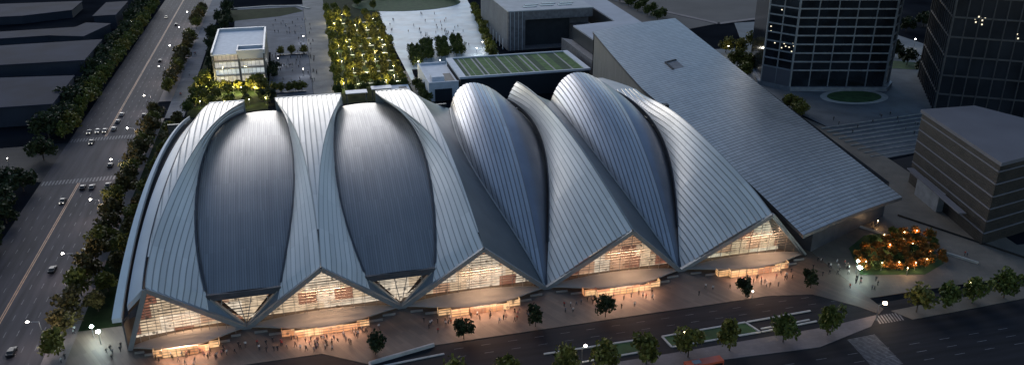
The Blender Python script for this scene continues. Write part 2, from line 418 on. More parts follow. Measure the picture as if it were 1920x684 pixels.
# barrel edges, down to where they meet the gable beam
B1L = Curve([(0, 99), (-5.3, 88), (-9.6, 72), (-12.1, 55), (-12.6, 41), (-12.9, 28), (-12.8, 23.6), (-12.1, 15.7), (-10.7, 8), (-9.7, 2.2)], gb, 5, head=(-9.2, -1.2, 7.0))
B1R = Curve([(12.6, 99), (15.3, 76), (16.4, 58), (16.5, 45), (15.6, 29.5), (13, 14.7), (11.4, 6), (10.3, 2.2)], gb, 5, head=(8.9, -1.2, 7.2))
B2L = Curve([(36, 99), (32.2, 81.7), (30.4, 63.7), (29.9, 51), (29.5, 39), (29.6, 32), (30.7, 19.4), (32.4, 10), (34.1, 2.5)], gb, 5, head=(35.3, -1.2, 7.2))
B2R = Curve([(51.4, 99), (54.4, 87.6), (57.2, 72), (58.7, 59.7), (59.1, 49), (59.2, 40), (58.6, 31), (58, 21.7), (57.1, 15.7), (56.2, 9), (54.7, 2.5)], gb, 5, head=(53.2, -1.2, 7.3))
# leaf edges
L1L = Curve([(77.6, 99), (75.9, 87), (75.3, 68), (76.2, 52), (77.5, 43.6), (80.2, 32), (83.8, 19), (87.2, 5), (88.3, .4)], gv, 4)
L1R = Curve([(100.2, 99), (101.8, 92), (104.3, 81), (105.0, 69), (104.2, 58.6), (102.6, 48.6), (100.6, 38.7), (97, 25.8), (92, 10), (88.6, .4)], gv, 4)
L1F = Curve([(94.5, 99), (93.2, 83), (92.3, 66), (91.7, 51), (91.2, 39), (90.7, 33), (90.2, 24), (89.3, 12), (88.8, 4), (88.5, .4)], gf, 3)
L2L = Curve([(119.4, 99), (119.8, 81), (120.5, 67), (121.8, 55), (123.4, 43.7), (125, 33), (127.3, 24), (131.8, 5), (133, .4)], gv, 4)
L2R = Curve([(146.6, 99), (148, 90), (149.9, 79), (150.4, 68), (149.6, 56), (148, 46.7), (145.7, 37), (144, 31), (138, 13), (133.4, .4)], gv, 4)
L2F = Curve([(140.5, 99), (139.6, 76), (139.3, 65), (138.9, 53), (137.6, 41), (136.2, 29), (134.2, 12), (133.4, 3.6), (133.2, .4)], gf, 3)

NR = 64
def ridge_face(name, A, B, y1=98, ya=-3, yb=-1.2, mat_='ridge', pitch=1.75, mode='off', bow=None, saw=.28, parent=hall):
    a = sample(A, ya, y1, NR); b = sample(B, yb, y1, NR)
    bw = None if bow is None else np.linalg.norm(b - a, axis=1) * bow
    return loft(a, b, pitch, mode, saw, bw).build(name, M[mat_], parent, smooth=(mat_ in ('ridge_smooth', 'leaf_smooth', 'leaf')))

def strip(A, B, y0, y1=98, parent=hall):
    return loft(sample(A, y0, y1, NR, 1), sample(B, y0, y1, NR, 1), 1.75, 'abs', .22).build('top_strip', M['ridge'], parent)

def roof_part(label):
    """a folded roof is one part; its faces and trim are its sub-parts"""
    o = bpy.data.objects.new('folded_roof', None); link(o, hall); o['label'] = label
    return o

class Raised:
    def __init__(s, c, dz): s.c = c; s.dz = dz
    def __call__(s, y):
        p = s.c(y); f = min(1, max(0, y / 25)); return (p[0], p[1], p[2] + s.dz * f)

def trimline(A, y0, y1, w=.9, h=.9, dz=.25, m='trim', parent=hall, name='edge_trim', n=40):
    P = sample(A, y0, y1, n); mb = MB()
    for i in range(n - 1):
        mb.beam(P[i] + [0, 0, dz], P[i + 1] + [0, 0, dz], w, h)
    return mb.build(name, M[m], parent)

r1 = roof_part('folded roof at the left end, pale upper strip and ribbed slope')
ridge_face('ribbed_slope', S1R, B1L, 98, parent=r1)
strip(S1S, S1R, 6, 98, r1)
r2 = roof_part('folded roof between the two dark vaults')
ridge_face('ribbed_slope', S2L, B1R, parent=r2); ridge_face('ribbed_slope', S2Rc, B2L, parent=r2); strip(S2L, S2Rc, 9, 98, r2)
r3 = roof_part('folded roof right of the second dark vault')
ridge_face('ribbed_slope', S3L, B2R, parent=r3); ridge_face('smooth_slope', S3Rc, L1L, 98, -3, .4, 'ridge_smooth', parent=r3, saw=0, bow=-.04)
strip(S3L, S3Rc, 2, 98, r3)
r4 = roof_part('folded roof between the two pointed leaf vaults')
ridge_face('ribbed_slope', S4R, Raised(L1R, 2.6), 97, -3, .4, parent=r4, bow=.03)
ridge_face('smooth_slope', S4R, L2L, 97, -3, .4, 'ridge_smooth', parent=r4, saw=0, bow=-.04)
r5 = roof_part('folded roof at the right end beside the sloped wing')
E5 = Raised(L2R, 2.6)
P5 = np.array([(161.9, -3, 18.2), (160.3, 4, 22.2), (158.3, 12, 25.8), (156, 21, 29.6), (154, 31.4, 32.6), (152.9, 40.5, 34.2), (153, 51, 34.6), (153.6, 62, 34), (154.2, 71, 32.9), (154.8, 79, 31.9), (156.6, 98, 30)])
c5x = np.polyfit(P5[:, 1], P5[:, 0], 5); c5z = np.polyfit(P5[:, 1], P5[:, 2], 5)
def S5C(y): return (float(np.polyval(c5x, y)), y, float(np.polyval(c5z, y)))
a5 = sample(S5C, -3, 98, NR); b5 = sample(E5, .4, 98, NR)
loft(a5, b5, 1.75, 'off', .28, np.linalg.norm(b5 - a5, axis=1) * .03).build('ribbed_slope', M['ridge'], r5)
# the strip curls down behind the leaf vault
ca = []; cb = []
for i in range(14):
    f = i / 13; p = a5[-1]; q = b5[-1]
    ca.append(p + np.array([-4.4 * f ** 1.6, 28.6 * f, -2.5 * f - .03])); cb.append(q + np.array([1.2 * f, 28 * f, -3.0 * f * f - .03]))
ca = np.array(ca); cb = np.array(cb)
loft(ca, cb, 3.0, 'off', 0.0, np.linalg.norm(cb - ca, axis=1) * .03, sub=2).build('curled_end', M['ridge_end'], r5, True)
w5 = np.array([(p[0] + max(1.0, 16.1 * (1 - max(0, p[1] + 3) / 27)), p[1] + .6, max(.3, p[2] - 40 * min(1, (p[1] + 3.6) / 6 + .45))) for p in a5]); w5[0] = FOOT[5]
loft(a5, w5, 1.75, 'off', .1).build('right_slope', M['ridge_smooth'], r5)

# barrels
def barrel(A, B, label):
    a = sample(A, 2.3, 99, NR); b = sample(B, 2.3, 99, NR); a[:, 2] -= .55; b[:, 2] -= .55
    o = loft(a, b, .7, 'abs', .05, np.linalg.norm(b - a, axis=1) * .035).build('barrel_vault', M['barrel'], hall, smooth=False)
    o['label'] = label
    mb = MB(); p, q = a[0], b[0]
    mb.beam((p[0], p[1] - .3, p[2] - .6), (q[0], q[1] - .3, q[2] - .6), 1.0, 1.9)
    mb.build('front_fascia', M['fascia'], o)
    return o
bar1 = barrel(B1L, B1R, 'left dark barrel vault'); bar2 = barrel(B2L, B2R, 'right dark barrel vault')
for cv, par in ((B1L, r1), (B1R, r2), (B2L, r2), (B2R, r3)): trimline(cv, 3, 98, .5, .7, .1, 'fascia', par)

# pointed leaf vaults
def leafvault(Lc, Fc, Rc, label):
    root = bpy.data.objects.new('leaf_vault', None); link(root, hall); root['label'] = label
    a = sample(Fc, .4, 98.5, NR); b = sample(Lc, .4, 98.5, NR); c = sample(Rc, .4, 98.5, NR)
    t = np.linspace(0, 1, NR)
    w = np.linalg.norm(b - a, axis=1)
    loft(a, b, 1.45, 'off', .2, w * (.10 + .24 * t ** 2), sub=3).build('striped_side', M['leaf'], root)
    w = np.linalg.norm(c - a, axis=1)
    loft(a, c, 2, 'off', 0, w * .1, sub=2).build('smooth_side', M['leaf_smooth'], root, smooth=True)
    trimline(Lc, .4, 98, .6, .7, .05, 'trim', root); trimline(Rc, .4, 98, .7, .8, 0, 'fascia', root)
    # closed back under the arched rim
    A = a[-1]; B = b[-1]; C = c[-1]; pts = []
    ww = np.linalg.norm(B - A); nv = np.array([(A - B)[2] * -1, 0, (A - B)[0]]); nv /= np.linalg.norm(nv)
    if nv[2] < 0: nv = -nv
    for k in range(13):
        f = k / 12; p = B + (A - B) * f + nv * (4 * f * (1 - f) * .34 * ww); pts.append((p[0], p[1] - .3, p[2] - .3))
    pts += [(C[0], C[1] - .3, C[2]), (C[0], C[1] - .3, 0), (B[0], B[1] - .3, 0)]
    MB().poly3(pts).build('end_wall', M['fascia'], root)
    return root
leafvault(L1L, L1F, L1R, 'left pointed leaf vault'); leafvault(L2L, L2F, L2R, 'right pointed leaf vault')
for A, y0, y1, par in ((S4R, -3, 96, r4),):
    trimline(A, y0, y1, .35, .35, .1, 'trim', par)
trimline(Raised(L1R, 2.4), 14, 97, .5, 1.2, -.3, 'fascia', r4); trimline(Raised(L2R, 2.4), 14, 97, .5, 1.2, -.3, 'fascia', r5)

# back walls closing the roofs
for q_ in ((-28, 76, 98.6, 99.6, 0, 30), (100, 119, 98.0, 99.2, 0, 26), (146, 163, 112, 113, 0, 25)): MB().box(*q_).build('rear_wall', M['black'], hall)
for A, B in ((S1S, S1R), (S2L, S2Rc), (S3L, S3Rc)):
    p, q = A(98), B(98); mb = MB()
    mb.beam((p[0], 98.6, p[2] - .6), (q[0], 98.6, q[2] - .6), 1.0, 1.6)
    mb.poly3([(p[0], 98.9, p[2]), (q[0], 98.9, q[2]), (q[0], 98.9, 28), (p[0], 98.9, 28)])
    mb.build('ridge_end_cap', M['trim'], hall)

# left flank: band, recess, pale fin
FO = Curve([(-19.5, 96), (-21, 81), (-22.9, 67), (-25.4, 52), (-27.3, 36), (-28.9, 22), (-30.4, 10.3), (-31.7, 0), (-32.4, -6.5)], gl, 3)
RO = Curve([(-19.2, 96), (-20.4, 84), (-22.8, 65), (-24.7, 47), (-26.2, 32), (-27.6, 21), (-28.7, 12), (-29.5, 1.4), (-30.0, -6.5)], gl, 3)
RI = Curve([(-15.5, 96), (-17.8, 78), (-20.6, 60), (-22.8, 44), (-24.7, 32), (-26.3, 21), (-27.3, 13), (-28.2, 4), (-28.7, -4)], gl, 3)
f = sample(FO, -6.5, 95, NR); ro = sample(RO, -6.5, 95, NR); ri = sample(RI, -3.6, 95, NR); se = sample(S1S, -3, 95, NR)
fl = bpy.data.objects.new('side_flank', None); link(fl, hall)
def slab(A, B, th, name, m):
    mb = MB(); n = len(A); vs = [tuple(p) for p in A] + [tuple(p) for p in B] + [(p[0], p[1], p[2] - th) for p in A] + [(p[0], p[1], p[2] - th) for p in B]
    fs = []
    for i in range(n - 1):
        fs += [[i, n + i, n + i + 1, i + 1], [2 * n + i, 2 * n + i + 1, 3 * n + i + 1, 3 * n + i], [i, i + 1, 2 * n + i + 1, 2 * n + i], [n + i, 3 * n + i, 3 * n + i + 1, n + i + 1]]
    fs += [[0, 2 * n, 3 * n, n], [n - 1, 2 * n - 1, 4 * n - 1, 3 * n - 1]]
    mb.add(vs, fs); return mb.build(name, M[m], fl)
slab(f, ro, 1.3, 'pale_fin', 'fin')
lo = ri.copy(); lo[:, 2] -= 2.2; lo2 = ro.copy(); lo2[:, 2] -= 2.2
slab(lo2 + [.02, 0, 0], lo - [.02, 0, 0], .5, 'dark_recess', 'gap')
se2 = se.copy(); se2[:, 0] -= .25; se2[:, 2] -= .35
slab(ri, se2, 1.6, 'side_band', 'finband')
P = se2; mb = MB()
for i in range(NR - 1): mb.beam(P[i] + [0, 0, .1], P[i + 1] + [0, 0, .1], .3, .35)
mb.build('roof_seam', M['fascia'], fl)
mb = MB(); mb.poly3([(-32.3, -6.4, gl(-6.5) - 1.2), (-29.9, -6.4, gl(-6.5) - 1.2), (-28.6, -3.5, gl(-3.6) - 2.3), (-24, -2.8, 15.5), (-26.5, -2.8, 10.2), (-29.0, -3.2, 9.6)])
mb.build('fin_soffit', M['fascia'], fl)
mb = MB()
for i in range(NR - 1):
    a, b = f[i], f[i + 1]
    mb.add([(a[0] + 1, max(a[1], -2), 0), (b[0] + 1, max(b[1], -2), 0), (b[0] + 1, max(b[1], -2), b[2] - 1), (a[0] + 1, max(a[1], -2), a[2] - 1)], [[0, 1, 2, 3]])
mb.build('side_wall', M['wallgrey'], fl)

# gables
def gable(i):
    A = APEX[i]; P = FOOT[i]; Q = FOOT[i + 1]
    g = bpy.data.objects.new('glass_gable', None); link(g, hall)
    # lit inside wall well behind the glass
    dy = 5.5
    ap = (A[0], 1.2, A[2] - 1.1); 
    mb = MB(); mb.poly3([(P[0] + .5, P[1] + dy, .2), (Q[0] - .5, Q[1] + dy, .2), (A[0], 4.2, A[2] - 2.2)])
    mb.build('lit_interior', M['hall%d' % i], g)
    gl_p = (P[0] + .6, P[1] + .8, .3); gl_q = (Q[0] - .6, Q[1] + .8, .3); gl_a = (A[0], A[1] + 2.2, A[2] - .9)
    MB().poly3([gl_p, gl_q, gl_a]).build('glazing', M['glass'], g)
    mb = MB(); n = 13
    def top(x):
        return (gl_p[2] + (gl_a[2] - gl_p[2]) * (x - gl_p[0]) / (gl_a[0] - gl_p[0])) if x < gl_a[0] else (gl_q[2] + (gl_a[2] - gl_q[2]) * (gl_q[0] - x) / (gl_q[0] - gl_a[0]))
    def yy(z): return gl_p[1] + (gl_a[1] - gl_p[1]) * (z - .3) / (gl_a[2] - .3)
    for k in range(1, n):
        x = gl_p[0] + (gl_q[0] - gl_p[0]) * k / n; t = top(x)
        MB().beam((x, yy(.3) - .1, .3), (x, yy(t) - .1, t), .1, .2).build('mullion', M['mull'], g)
    mb = MB(); z = 4.6
    while z < A[2] - 2:
        f = (z - .3) / (gl_a[2] - .3)
        mb.beam((gl_p[0] + (gl_a[0] - gl_p[0]) * f, yy(z) - .15, z), (gl_q[0] + (gl_a[0] - gl_q[0]) * f, yy(z) - .15, z), .16, .07)
        z += .95
    o = mb.build('louvre', M['mull'], g); o['kind'] = 'stuff'
    fr = MB()
    a2 = (A[0], A[1] - .1, A[2] - .35)
    fr.beam((P[0], P[1] - .1, .1), a2, 1.3 if i or True else 2, 1.15, up=(0, -1, 0))
    fr.beam(a2, (Q[0], Q[1] - .1, .1), 1.3, 1.15, up=(0, -1, 0))
    fr.build('gable_beam', M['trim'], g)
    # lens-shaped canopy
    n = 24; W = Q[0] - P[0]; mid = .52 if i else .5
    dep = [7.6, 8.4, 8.6, 8.6, 8.0][i]
    out = [(P[0] + W * k / n, P[1] + (Q[1] - P[1]) * k / n - .5 - dep * (math.sin(math.pi * k / n) ** 1.15)) for k in range(n + 1)]
    inn = [(P[0] + W * k / n, P[1] + (Q[1] - P[1]) * k / n + .4) for k in range(n + 1)]
    vs = []; fs = []
    for k in range(n + 1):
        s_ = math.sin(math.pi * k / n)
        zo = .5 + 2.35 * s_ ** .7; zi = .55 + 2.1 * s_ ** .7; th = .12 + .35 * s_
        vs += [(out[k][0], out[k][1], zo), (inn[k][0], inn[k][1], zi), (out[k][0], out[k][1], zo - th), (inn[k][0], inn[k][1], zi - th)]
    for k in range(n):
        b = 4 * k
        fs += [[b, b + 4, b + 5, b + 1], [b + 2, b + 3, b + 7, b + 6], [b, b + 2, b + 6, b + 4]]
    MB().add(vs, fs).build('entrance_canopy', M['canopy'], g)
    # lit doors under the canopy, stepping out like folded screens
    mb = MB()
    def edge(a): return P[1] + (Q[1] - P[1]) * a - .5 - dep * (math.sin(math.pi * a) ** 1.15)
    for a, b in ((.22, .3), (.3, .42), (.42, .6), (.6, .69), (.69, .77)):
        x0, x1 = P[0] + W * a, P[0] + W * b; y = min(edge(a), edge(b)) - .12
        zt = 2.75 if .3 <= a < .6 else 2.3
        mb.poly3([(x0, y, .14), (x1, y, .14), (x1, y, zt), (x0, y, zt)])
        for xx in (x0, x1): mb.poly3([(xx, y, .14), (xx, y + 2, .14), (xx, y + 2, zt), (xx, y, zt)])
        m_ = max(1, int((x1 - x0) / 1.9))
        for k in range(m_ + 1):
            x = x0 + (x1 - x0) * k / m_; MB().box(x - .07, x + .07, y - .16, y - .02, .13, zt + .05).build('door_post', M['mull'], g)
    mb.build('entrance_glazing', M['door'], g)
    for a, b in ((.05, .13), (.14, .22), (.775, .86), (.865, .95)):
        x0, x1 = P[0] + W * a, P[0] + W * b; y = min(edge(a), edge(b)) - .1
        MB().box(x0, x1, y, y + .4, .13, .7).build('plinth_wall', M['mull'], g)
    return g
gs = [gable(i) for i in range(5)]
gs[0]['label'] = 'leftmost lit gable'; gs[4]['label'] = 'rightmost lit gable, yellower light'

# inverted lit triangles under the barrels
for (A, B, F, k) in ((B1L, B1R, FOOT[1], 1), (B2L, B2R, FOOT[2], 3)):
    g = bpy.data.objects.new('valley_glazing', None); link(g, hall)
    p = A(2.3); q = B(2.3)
    MB().poly3([(F[0], F[1] + 3.2, .3), (q[0], q[1] + 3.4, q[2]), (p[0], p[1] + 3.4, p[2])]).build('lit_interior', M['hall%d' % k], g)
    MB().poly3([(F[0], F[1] + .7, .5), (q[0] - .2, q[1] + .3, q[2] - 1.5), (p[0] + .2, p[1] + .3, p[2] - 1.5)]).build('glazing', M['glass'], g)
    mb = MB()
    for j in range(1, 5):
        e = lerp(p, q, j / 5); MB().beam((F[0], F[1] + .6, .5) if j in (2, 3) else lerp((F[0], F[1] + .6, .5), (p if j < 3 else q), .62), (e[0], e[1] + .2, e[2] - 1.5), .14, .2).build('mullion', M['mull'], g)
    for z in (4, 6, 8):
        a = lerp(F, p, z / p[2]); b = lerp(F, q, z / q[2]); MB().beam((a[0], a[1] + .45, z), (b[0], b[1] + .45, z), .12, .12).build('transom', M['mull'], g)
    mb = MB(); mb.beam((F[0], F[1] + .2, .3), (p[0], p[1] - .1, p[2] - .9), 1.0, 1.0); mb.beam((F[0], F[1] + .2, .3), (q[0], q[1] - .1, q[2] - .9), 1.0, 1.0)
    mb.build('valley_beam', M['trim'], g)
    # dark cheeks between valley beam and gable beam
    mb = MB(); mb.poly3([F, A.head, (p[0], p[1], p[2] - .2)]); mb.poly3([F, (q[0], q[1], q[2] - .2), B.head])
    mb.build('roof_cheek', M['ridge_smooth'], g)

# ------------------------------------------------------------------ sloped wing on the right
wing = empty('sloped_wing', (0, 0, 0)); tag(wing, 'long sloping silver slab roof with overhanging front corner at the right of the hall', 'building')
def gw(v): return 12.5 + .118 * v
LE = [(171.2, -7.5), (171.0, 12), (170.4, 40), (168.6, 70), (166.4, 95), (165.2, 112), (165.6, 130), (166.6, 155), (168.2, 186)]
RE = [(218.6, 7), (219.0, 36), (219.4, 68), (219.4, 94), (219.4, 119), (219.6, 146), (219.6, 165), (219.8, 180), (220, 199)]
ye = np.array([p[1] for p in LE]); xe = np.array([p[0] for p in LE])
n = 40
A = []; B = []
for i in range(n):
    f = i / (n - 1); y = -7.5 + 193.5 * f; A.append((np.interp(y, ye, xe), y, gw(y)))
    y = 7 + 192 * f; B.append((218.6 + 1.4 * f, y, gw(y)))
A = np.array(A); B = np.array(B)
# plates run across the roof: uv swapped so the joints lie along x
mb = MB(); mcols = 24; vs = []; fs = []; uvs = []
for i in range(n):
    for j in range(mcols): 
        p = A[i] + (B[i] - A[i]) * j / (mcols - 1); vs.append((p[0], p[1], p[2] + .7 * math.sin(math.pi * j / (mcols - 1))))
for i in range(n - 1):
    for j in range(mcols - 1):
        q = [i * mcols + j, i * mcols + j + 1, (i + 1) * mcols + j + 1, (i + 1) * mcols + j]
        fs.append(q); uvs.append([(vs[k][1] - .30 * (vs[k][0] - 171), vs[k][0]) for k in q])
mb.add(vs, fs, 0, uvs); mb.build('slab_roof', M['wing'], wing, True)
mb = MB(); low = [(p[0], p[1], p[2] - 1.1) for p in vs]
ring = [i * mcols for i in range(n)] + [(n - 1) * mcols + j for j in range(1, mcols)] + [i * mcols + mcols - 1 for i in range(n - 2, -1, -1)] + [j for j in range(mcols - 2, 0, -1)]
for k in range(len(ring)):
    a, b = ring[k], ring[(k + 1) % len(ring)]; mb.add([vs[a], vs[b], low[b], low[a]], [[0, 1, 2, 3]])
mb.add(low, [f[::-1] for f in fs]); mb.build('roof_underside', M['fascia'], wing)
mb = MB(); W = MB(); sb = []
L_ = [(xx + .6, y) for (xx, y) in zip(np.interp(np.linspace(20, 185, 34), ye, xe), np.linspace(20, 185, 34))]
for (x0, y0), (x1, y1) in zip(L_[:-1], L_[1:]):
    u0, u1 = y0, y1
    mb.add([(x0, y0, 0), (x1, y1, 0), (x1, y1, gw(y1) - .9), (x0, y0, gw(y0) - .9)], [[3, 2, 1, 0]], 0, [[(u0, 20), (u1, 20), (u1, 0), (u0, 0)]])
mb.build('side_wall', M['wallgrey'], wing)
mb = MB(); 
for a, b in (((181, 1), (222.5, 19)), ((222.5, 19), (219.5, 198)), ((168.5, 185.5), (219.5, 198)), ((171.5, 20), (181, 1))):
    mb.add([(a[0], a[1], 0), (b[0], b[1], 0), (b[0], b[1], gw(b[1]) - 1.2), (a[0], a[1], gw(a[1]) - 1.2)], [[0, 1, 2, 3]])
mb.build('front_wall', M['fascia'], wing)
mb = MB(); q = [(187.3, 137.6), (193.7, 139.9), (193.8, 130.4), (187.4, 128.8)]
mb.add([(x, y, gw(y) + .72) for x, y in q], [[0, 1, 2, 3]]); so = mb.build('skylight', M['museum'], wing)
mb = MB(); 
for a, b in ((0, 1), (0, 3)):
    p, r_ = q[a], q[b]; mb.beam((p[0], p[1], gw(p[1]) + .8), (r_[0], r_[1], gw(r_[1]) + .8), .9, .5)
mb.build('frame', M['gap'], so)
MB().box(166.3, 168.6, 91, 93.5, 20, gw(95) + .9).build('dark_notch_box', M['gap'], wing)  # added black box that stands for a dark notch at the roof edge

# link building behind the wing
lk = empty('link_building', (0, 0, 0)); tag(lk, 'low flat grey roofed block joining the sloped wing to the dark square block behind', 'building')
poly = [(181, 188), (221, 200), (230, 345), (212, 345), (210, 262), (181, 256)]
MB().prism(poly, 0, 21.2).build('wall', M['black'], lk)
MB().prism([(x + .2, y) for x, y in poly], 21.2, 22).build('roof', M['rooflink'], lk)
MB().prism([(176, 200), (180.7, 200), (180.7, 256), (176, 262)], 0, 13.5).build('side_gallery', M['museum'], lk)

# dark square block with the deep window
mu = empty('museum_block', (0, 0, 0)); tag(mu, 'square dark board-clad block with a deep shaded window and pale roof lights on top', 'building')
mb = MB(); mb.box(150, 161, 291, 372, 0, 24.6); mb.box(161, 206, 299, 372, 0, 24.6); mb.box(193, 206, 291, 299, 0, 14); mb.box(161, 206, 291, 299, 19.2, 24.6); mb.box(161, 193, 291, 299, 0, 1)
mb.build('wall', M['museum'], mu)
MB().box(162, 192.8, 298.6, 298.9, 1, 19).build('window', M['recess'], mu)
mb = MB(); mb.box(149.6, 206.4, 290.6, 372.4, 24.6, 25.2); mb.build('roof', M['museumtop'], mu)
for k in range(3):
    for j in range(2):
        x = 162 + k * 12 + j * 3
        MB().box(x, x + 9, 300 + j * 6 + 8 * k % 3, 303 + j * 6 + 8 * k % 3, 25.2, 25.5).build('roof_light', M['sky'], mu)
mb = MB()
for k in range(9): mb.box(158, 159, 0, .1, 0, .1) if False else None
for k in range(26):
    y = 293 + k * 3; mb.box(149.3, 149.6, y, y + .4, .1, 24.5)
for k in range(4): mb.box(151 + k * 2.6, 151.35 + k * 2.6, 290.3, 290.65, .1, 24.5)
o = mb.build('cladding_batten', M['museumtop'], mu); o['kind'] = 'stuff'
posts = []
for k in range(9):
    x, y = 147.5, 296 + k * 9
    o = MB().tube((x, y, 0), (x, y, 7), .3, .22).build('light_column', M['white']); tag(o, 'slim white column in the row beside the dark square block', 'column', 'white columns beside the dark block')

# green roofed hall behind the roofs
gr_ = empty('green_roof_building', (0, 0, 0)); tag(gr_, 'long low dark building with a striped planted green roof and pale rim', 'building')
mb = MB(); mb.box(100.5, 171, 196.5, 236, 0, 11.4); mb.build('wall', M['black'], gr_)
mb = MB(); mb.box(100, 171.5, 196, 197, 11.2, 12.3); mb.box(100, 171.5, 235.5, 236.5, 11.2, 12.3); mb.box(168.5, 171.5, 197, 235.5, 11.2, 12.3); mb.box(100, 103.5, 197, 235.5, 11.2, 12.3)
mb.build('parapet', M['white'], gr_)
mb = MB(); x = 103.5; k = 0
random.seed(3)
while x < 168.4:
    w = random.choice([1.6, 2.4, 3.2, 4.0]) if k % 2 == 0 else random.choice([.25, .35, .9]); w = min(w, 168.5 - x)
    mb.add([(x, 197, 11.7), (x + w, 197, 11.7), (x + w, 235.5, 11.7), (x, 235.5, 11.7)], [[0, 1, 2, 3]], (0 if k % 6 else 1) if k % 2 == 0 else random.choice([2, 1, 2])); x += w; k += 1
mb.build('planted_bed', [M['greenroof'], M['greendark'], M['conc']], gr_)

wp = empty('white_pavilion', (0, 0, 0)); tag(wp, 'small white flat roofed pavilion at the left end of the green roofed building', 'building')
mb = MB(); mb.box(84, 99.6, 197, 237, 0, 9.2); mb.box(84, 85, 197, 237, 9.2, 10.2); mb.box(85, 99.6, 236, 237, 9.2, 10.2); mb.box(85, 99.6, 197, 198, 9.2, 10.2)
mb.build('wall', M['white'], wp)
MB().box(86.5, 93, 202, 210, 9.2, 11.6).build('roof_box', M['white'], wp)
MB().box(93.3, 98.5, 200, 216, 9.2, 9.3).build('recess_shade_sheet', M['recess'], wp)  # flat near-black sheet, its colour standing in for a shaded recess
MB().box(87, 96, 196.7, 196.99, .1, 6.5).build('window', M['black'], wp)

# glass pavilion, lit
gp = empty('glass_pavilion', (0, 0, 0)); tag(gp, 'four storey glass pavilion with warm lit floors and white parapet roof among yellow trees', 'building')
mb = MB(); mb.box(-26, -25, 258, 318, 0, 16); mb.box(1, 2, 258, 318, 0, 16); mb.box(-25, 1, 317, 318, 0, 16); mb.box(-12.5, -11.5, 258.2, 262, 0, 16)
mb.build('wall', M['wallgrey'], gp)
for z in (0, 4.2, 8.2, 12.2): pass
for k, (z0, z1) in enumerate(((.2, 3.9), (4.5, 7.9), (8.5, 11.9), (12.5, 15.8))):
    for x0, x1 in ((-25, -12.5), (-11.5, 1)):
        MB().poly3([(x0, 261.2, z0), (x1, 261.2, z0), (x1, 261.2, z1), (x0, 261.2, z1)]).build('lit_interior', M['room%d' % k], gp)
MB().poly3([(-25, 258.6, .2), (1, 258.6, .2), (1, 258.6, 15.8), (-25, 258.6, 15.8)]).build('glazing', M['glass'], gp)
mb = MB()
for z in (4, 8, 12): mb.box(-25, -12.5, 258.3, 261, z, z + .5); mb.box(-11.5, 1, 258.3, 261, z, z + .5)
mb.build('floor_slab', M['trim'], gp)
mb = MB()
for k in range(1, 12):
    x = -25 + k * 26 / 12; mb.box(x - .08, x + .08, 258.25, 258.5, .2, 15.8)
mb.build('mullion', M['trim'], gp)
mb = MB(); mb.box(-26.2, 2.2, 257.8, 318.2, 16, 16.6)
mb.build('roof', M['white'], gp)
mb = MB(); mb.box(-26.2, -25.2, 258, 318.2, 16.6, 18); mb.box(1.2, 2.2, 258, 318.2, 16.6, 18); mb.box(-25.2, 1.2, 316.5, 318.2, 16.6, 18.2); mb.box(-12, 1.2, 257.6, 259, 13.4, 18.4); mb.box(-12.6, -12, 257.6, 272, 16.6, 18.4); mb.box(-12, 1.2, 268.5, 270, 16.6, 18.3)
mb.build('parapet', M['finband'], gp)

# small rooftop canopies at the back edge of the hall
for k, (x0, x1, y0, y1, z, m_, lab) in enumerate(((42, 53, 203, 209, 5.4, 'finband', 'pale blue glass canopy behind the second vault, left one of the pair'), (55.5, 66, 207, 213, 5.6, 'finband', 'pale blue glass canopy behind the second vault, right one of the pair'))):
    c = empty('glass_canopy', ((x0 + x1) / 2, (y0 + y1) / 2, 0)); tag(c, lab, 'canopy', 'canopies behind the hall')
    w = (x1 - x0) / 2; d = (y1 - y0) / 2
    MB().box(-w, w, -d, d, z, z + .35).build('roof', M['finband'], c)
    for sx in (-1, 1):
        for sy in (-1, 1): MB().tube((sx * (w - .6), sy * (d - .6), 0), (sx * (w - .6), sy * (d - .6), z), .15).build('post', M['steel'], c)
kx = empty('white_kiosk', (70, 210, 0)); tag(kx, 'small white kiosk with a dark square roof hatch by the grove edge', 'kiosk')
MB().box(-5, 5, -5, 5, 0, 4.5).build('wall', M['white'], kx); MB().box(-5.4, 5.4, -5.4, 5.4, 4.5, 4.9).build('roof', M['white'], kx); MB().box(0, 4, -3, 1.5, 4.9, 5.1).build('roof_hatch', M['recess'], kx)

# ------------------------------------------------------------------ towers
def facade(root, poly, z0, z1, fl_h, bay, edges, mull='band', deep=.35, first=None):
    """floor bands and mullions set proud of the given edges"""
    mb = MB(); mm = MB()
    for (a, b) in edges:
        a = Vector((*a, 0)); b = Vector((*b, 0)); d = (b - a).normalized(); nrm = Vector((d.y, -d.x, 0))
        z = z0 + (first or fl_h)
        while z < z1 - 1:
            mb.beam(a + nrm * .12 + Vector((0, 0, z)), b + nrm * .12 + Vector((0, 0, z)), .5, .75); z += fl_h
        k = max(1, round((b - a).length / bay))
        for j in range(k + 1):
            p = a + (b - a) * (j / k) + nrm * .15
            mm.beam(p + Vector((0, 0, z0)), p + Vector((0, 0, z1)), .5 if 0 < j < k else .9, .5)
    o = mb.build('floor_band', M[mull], root); o['kind'] = 'stuff'
    o = mm.build('mullion', M[mull], root); o['kind'] = 'stuff'

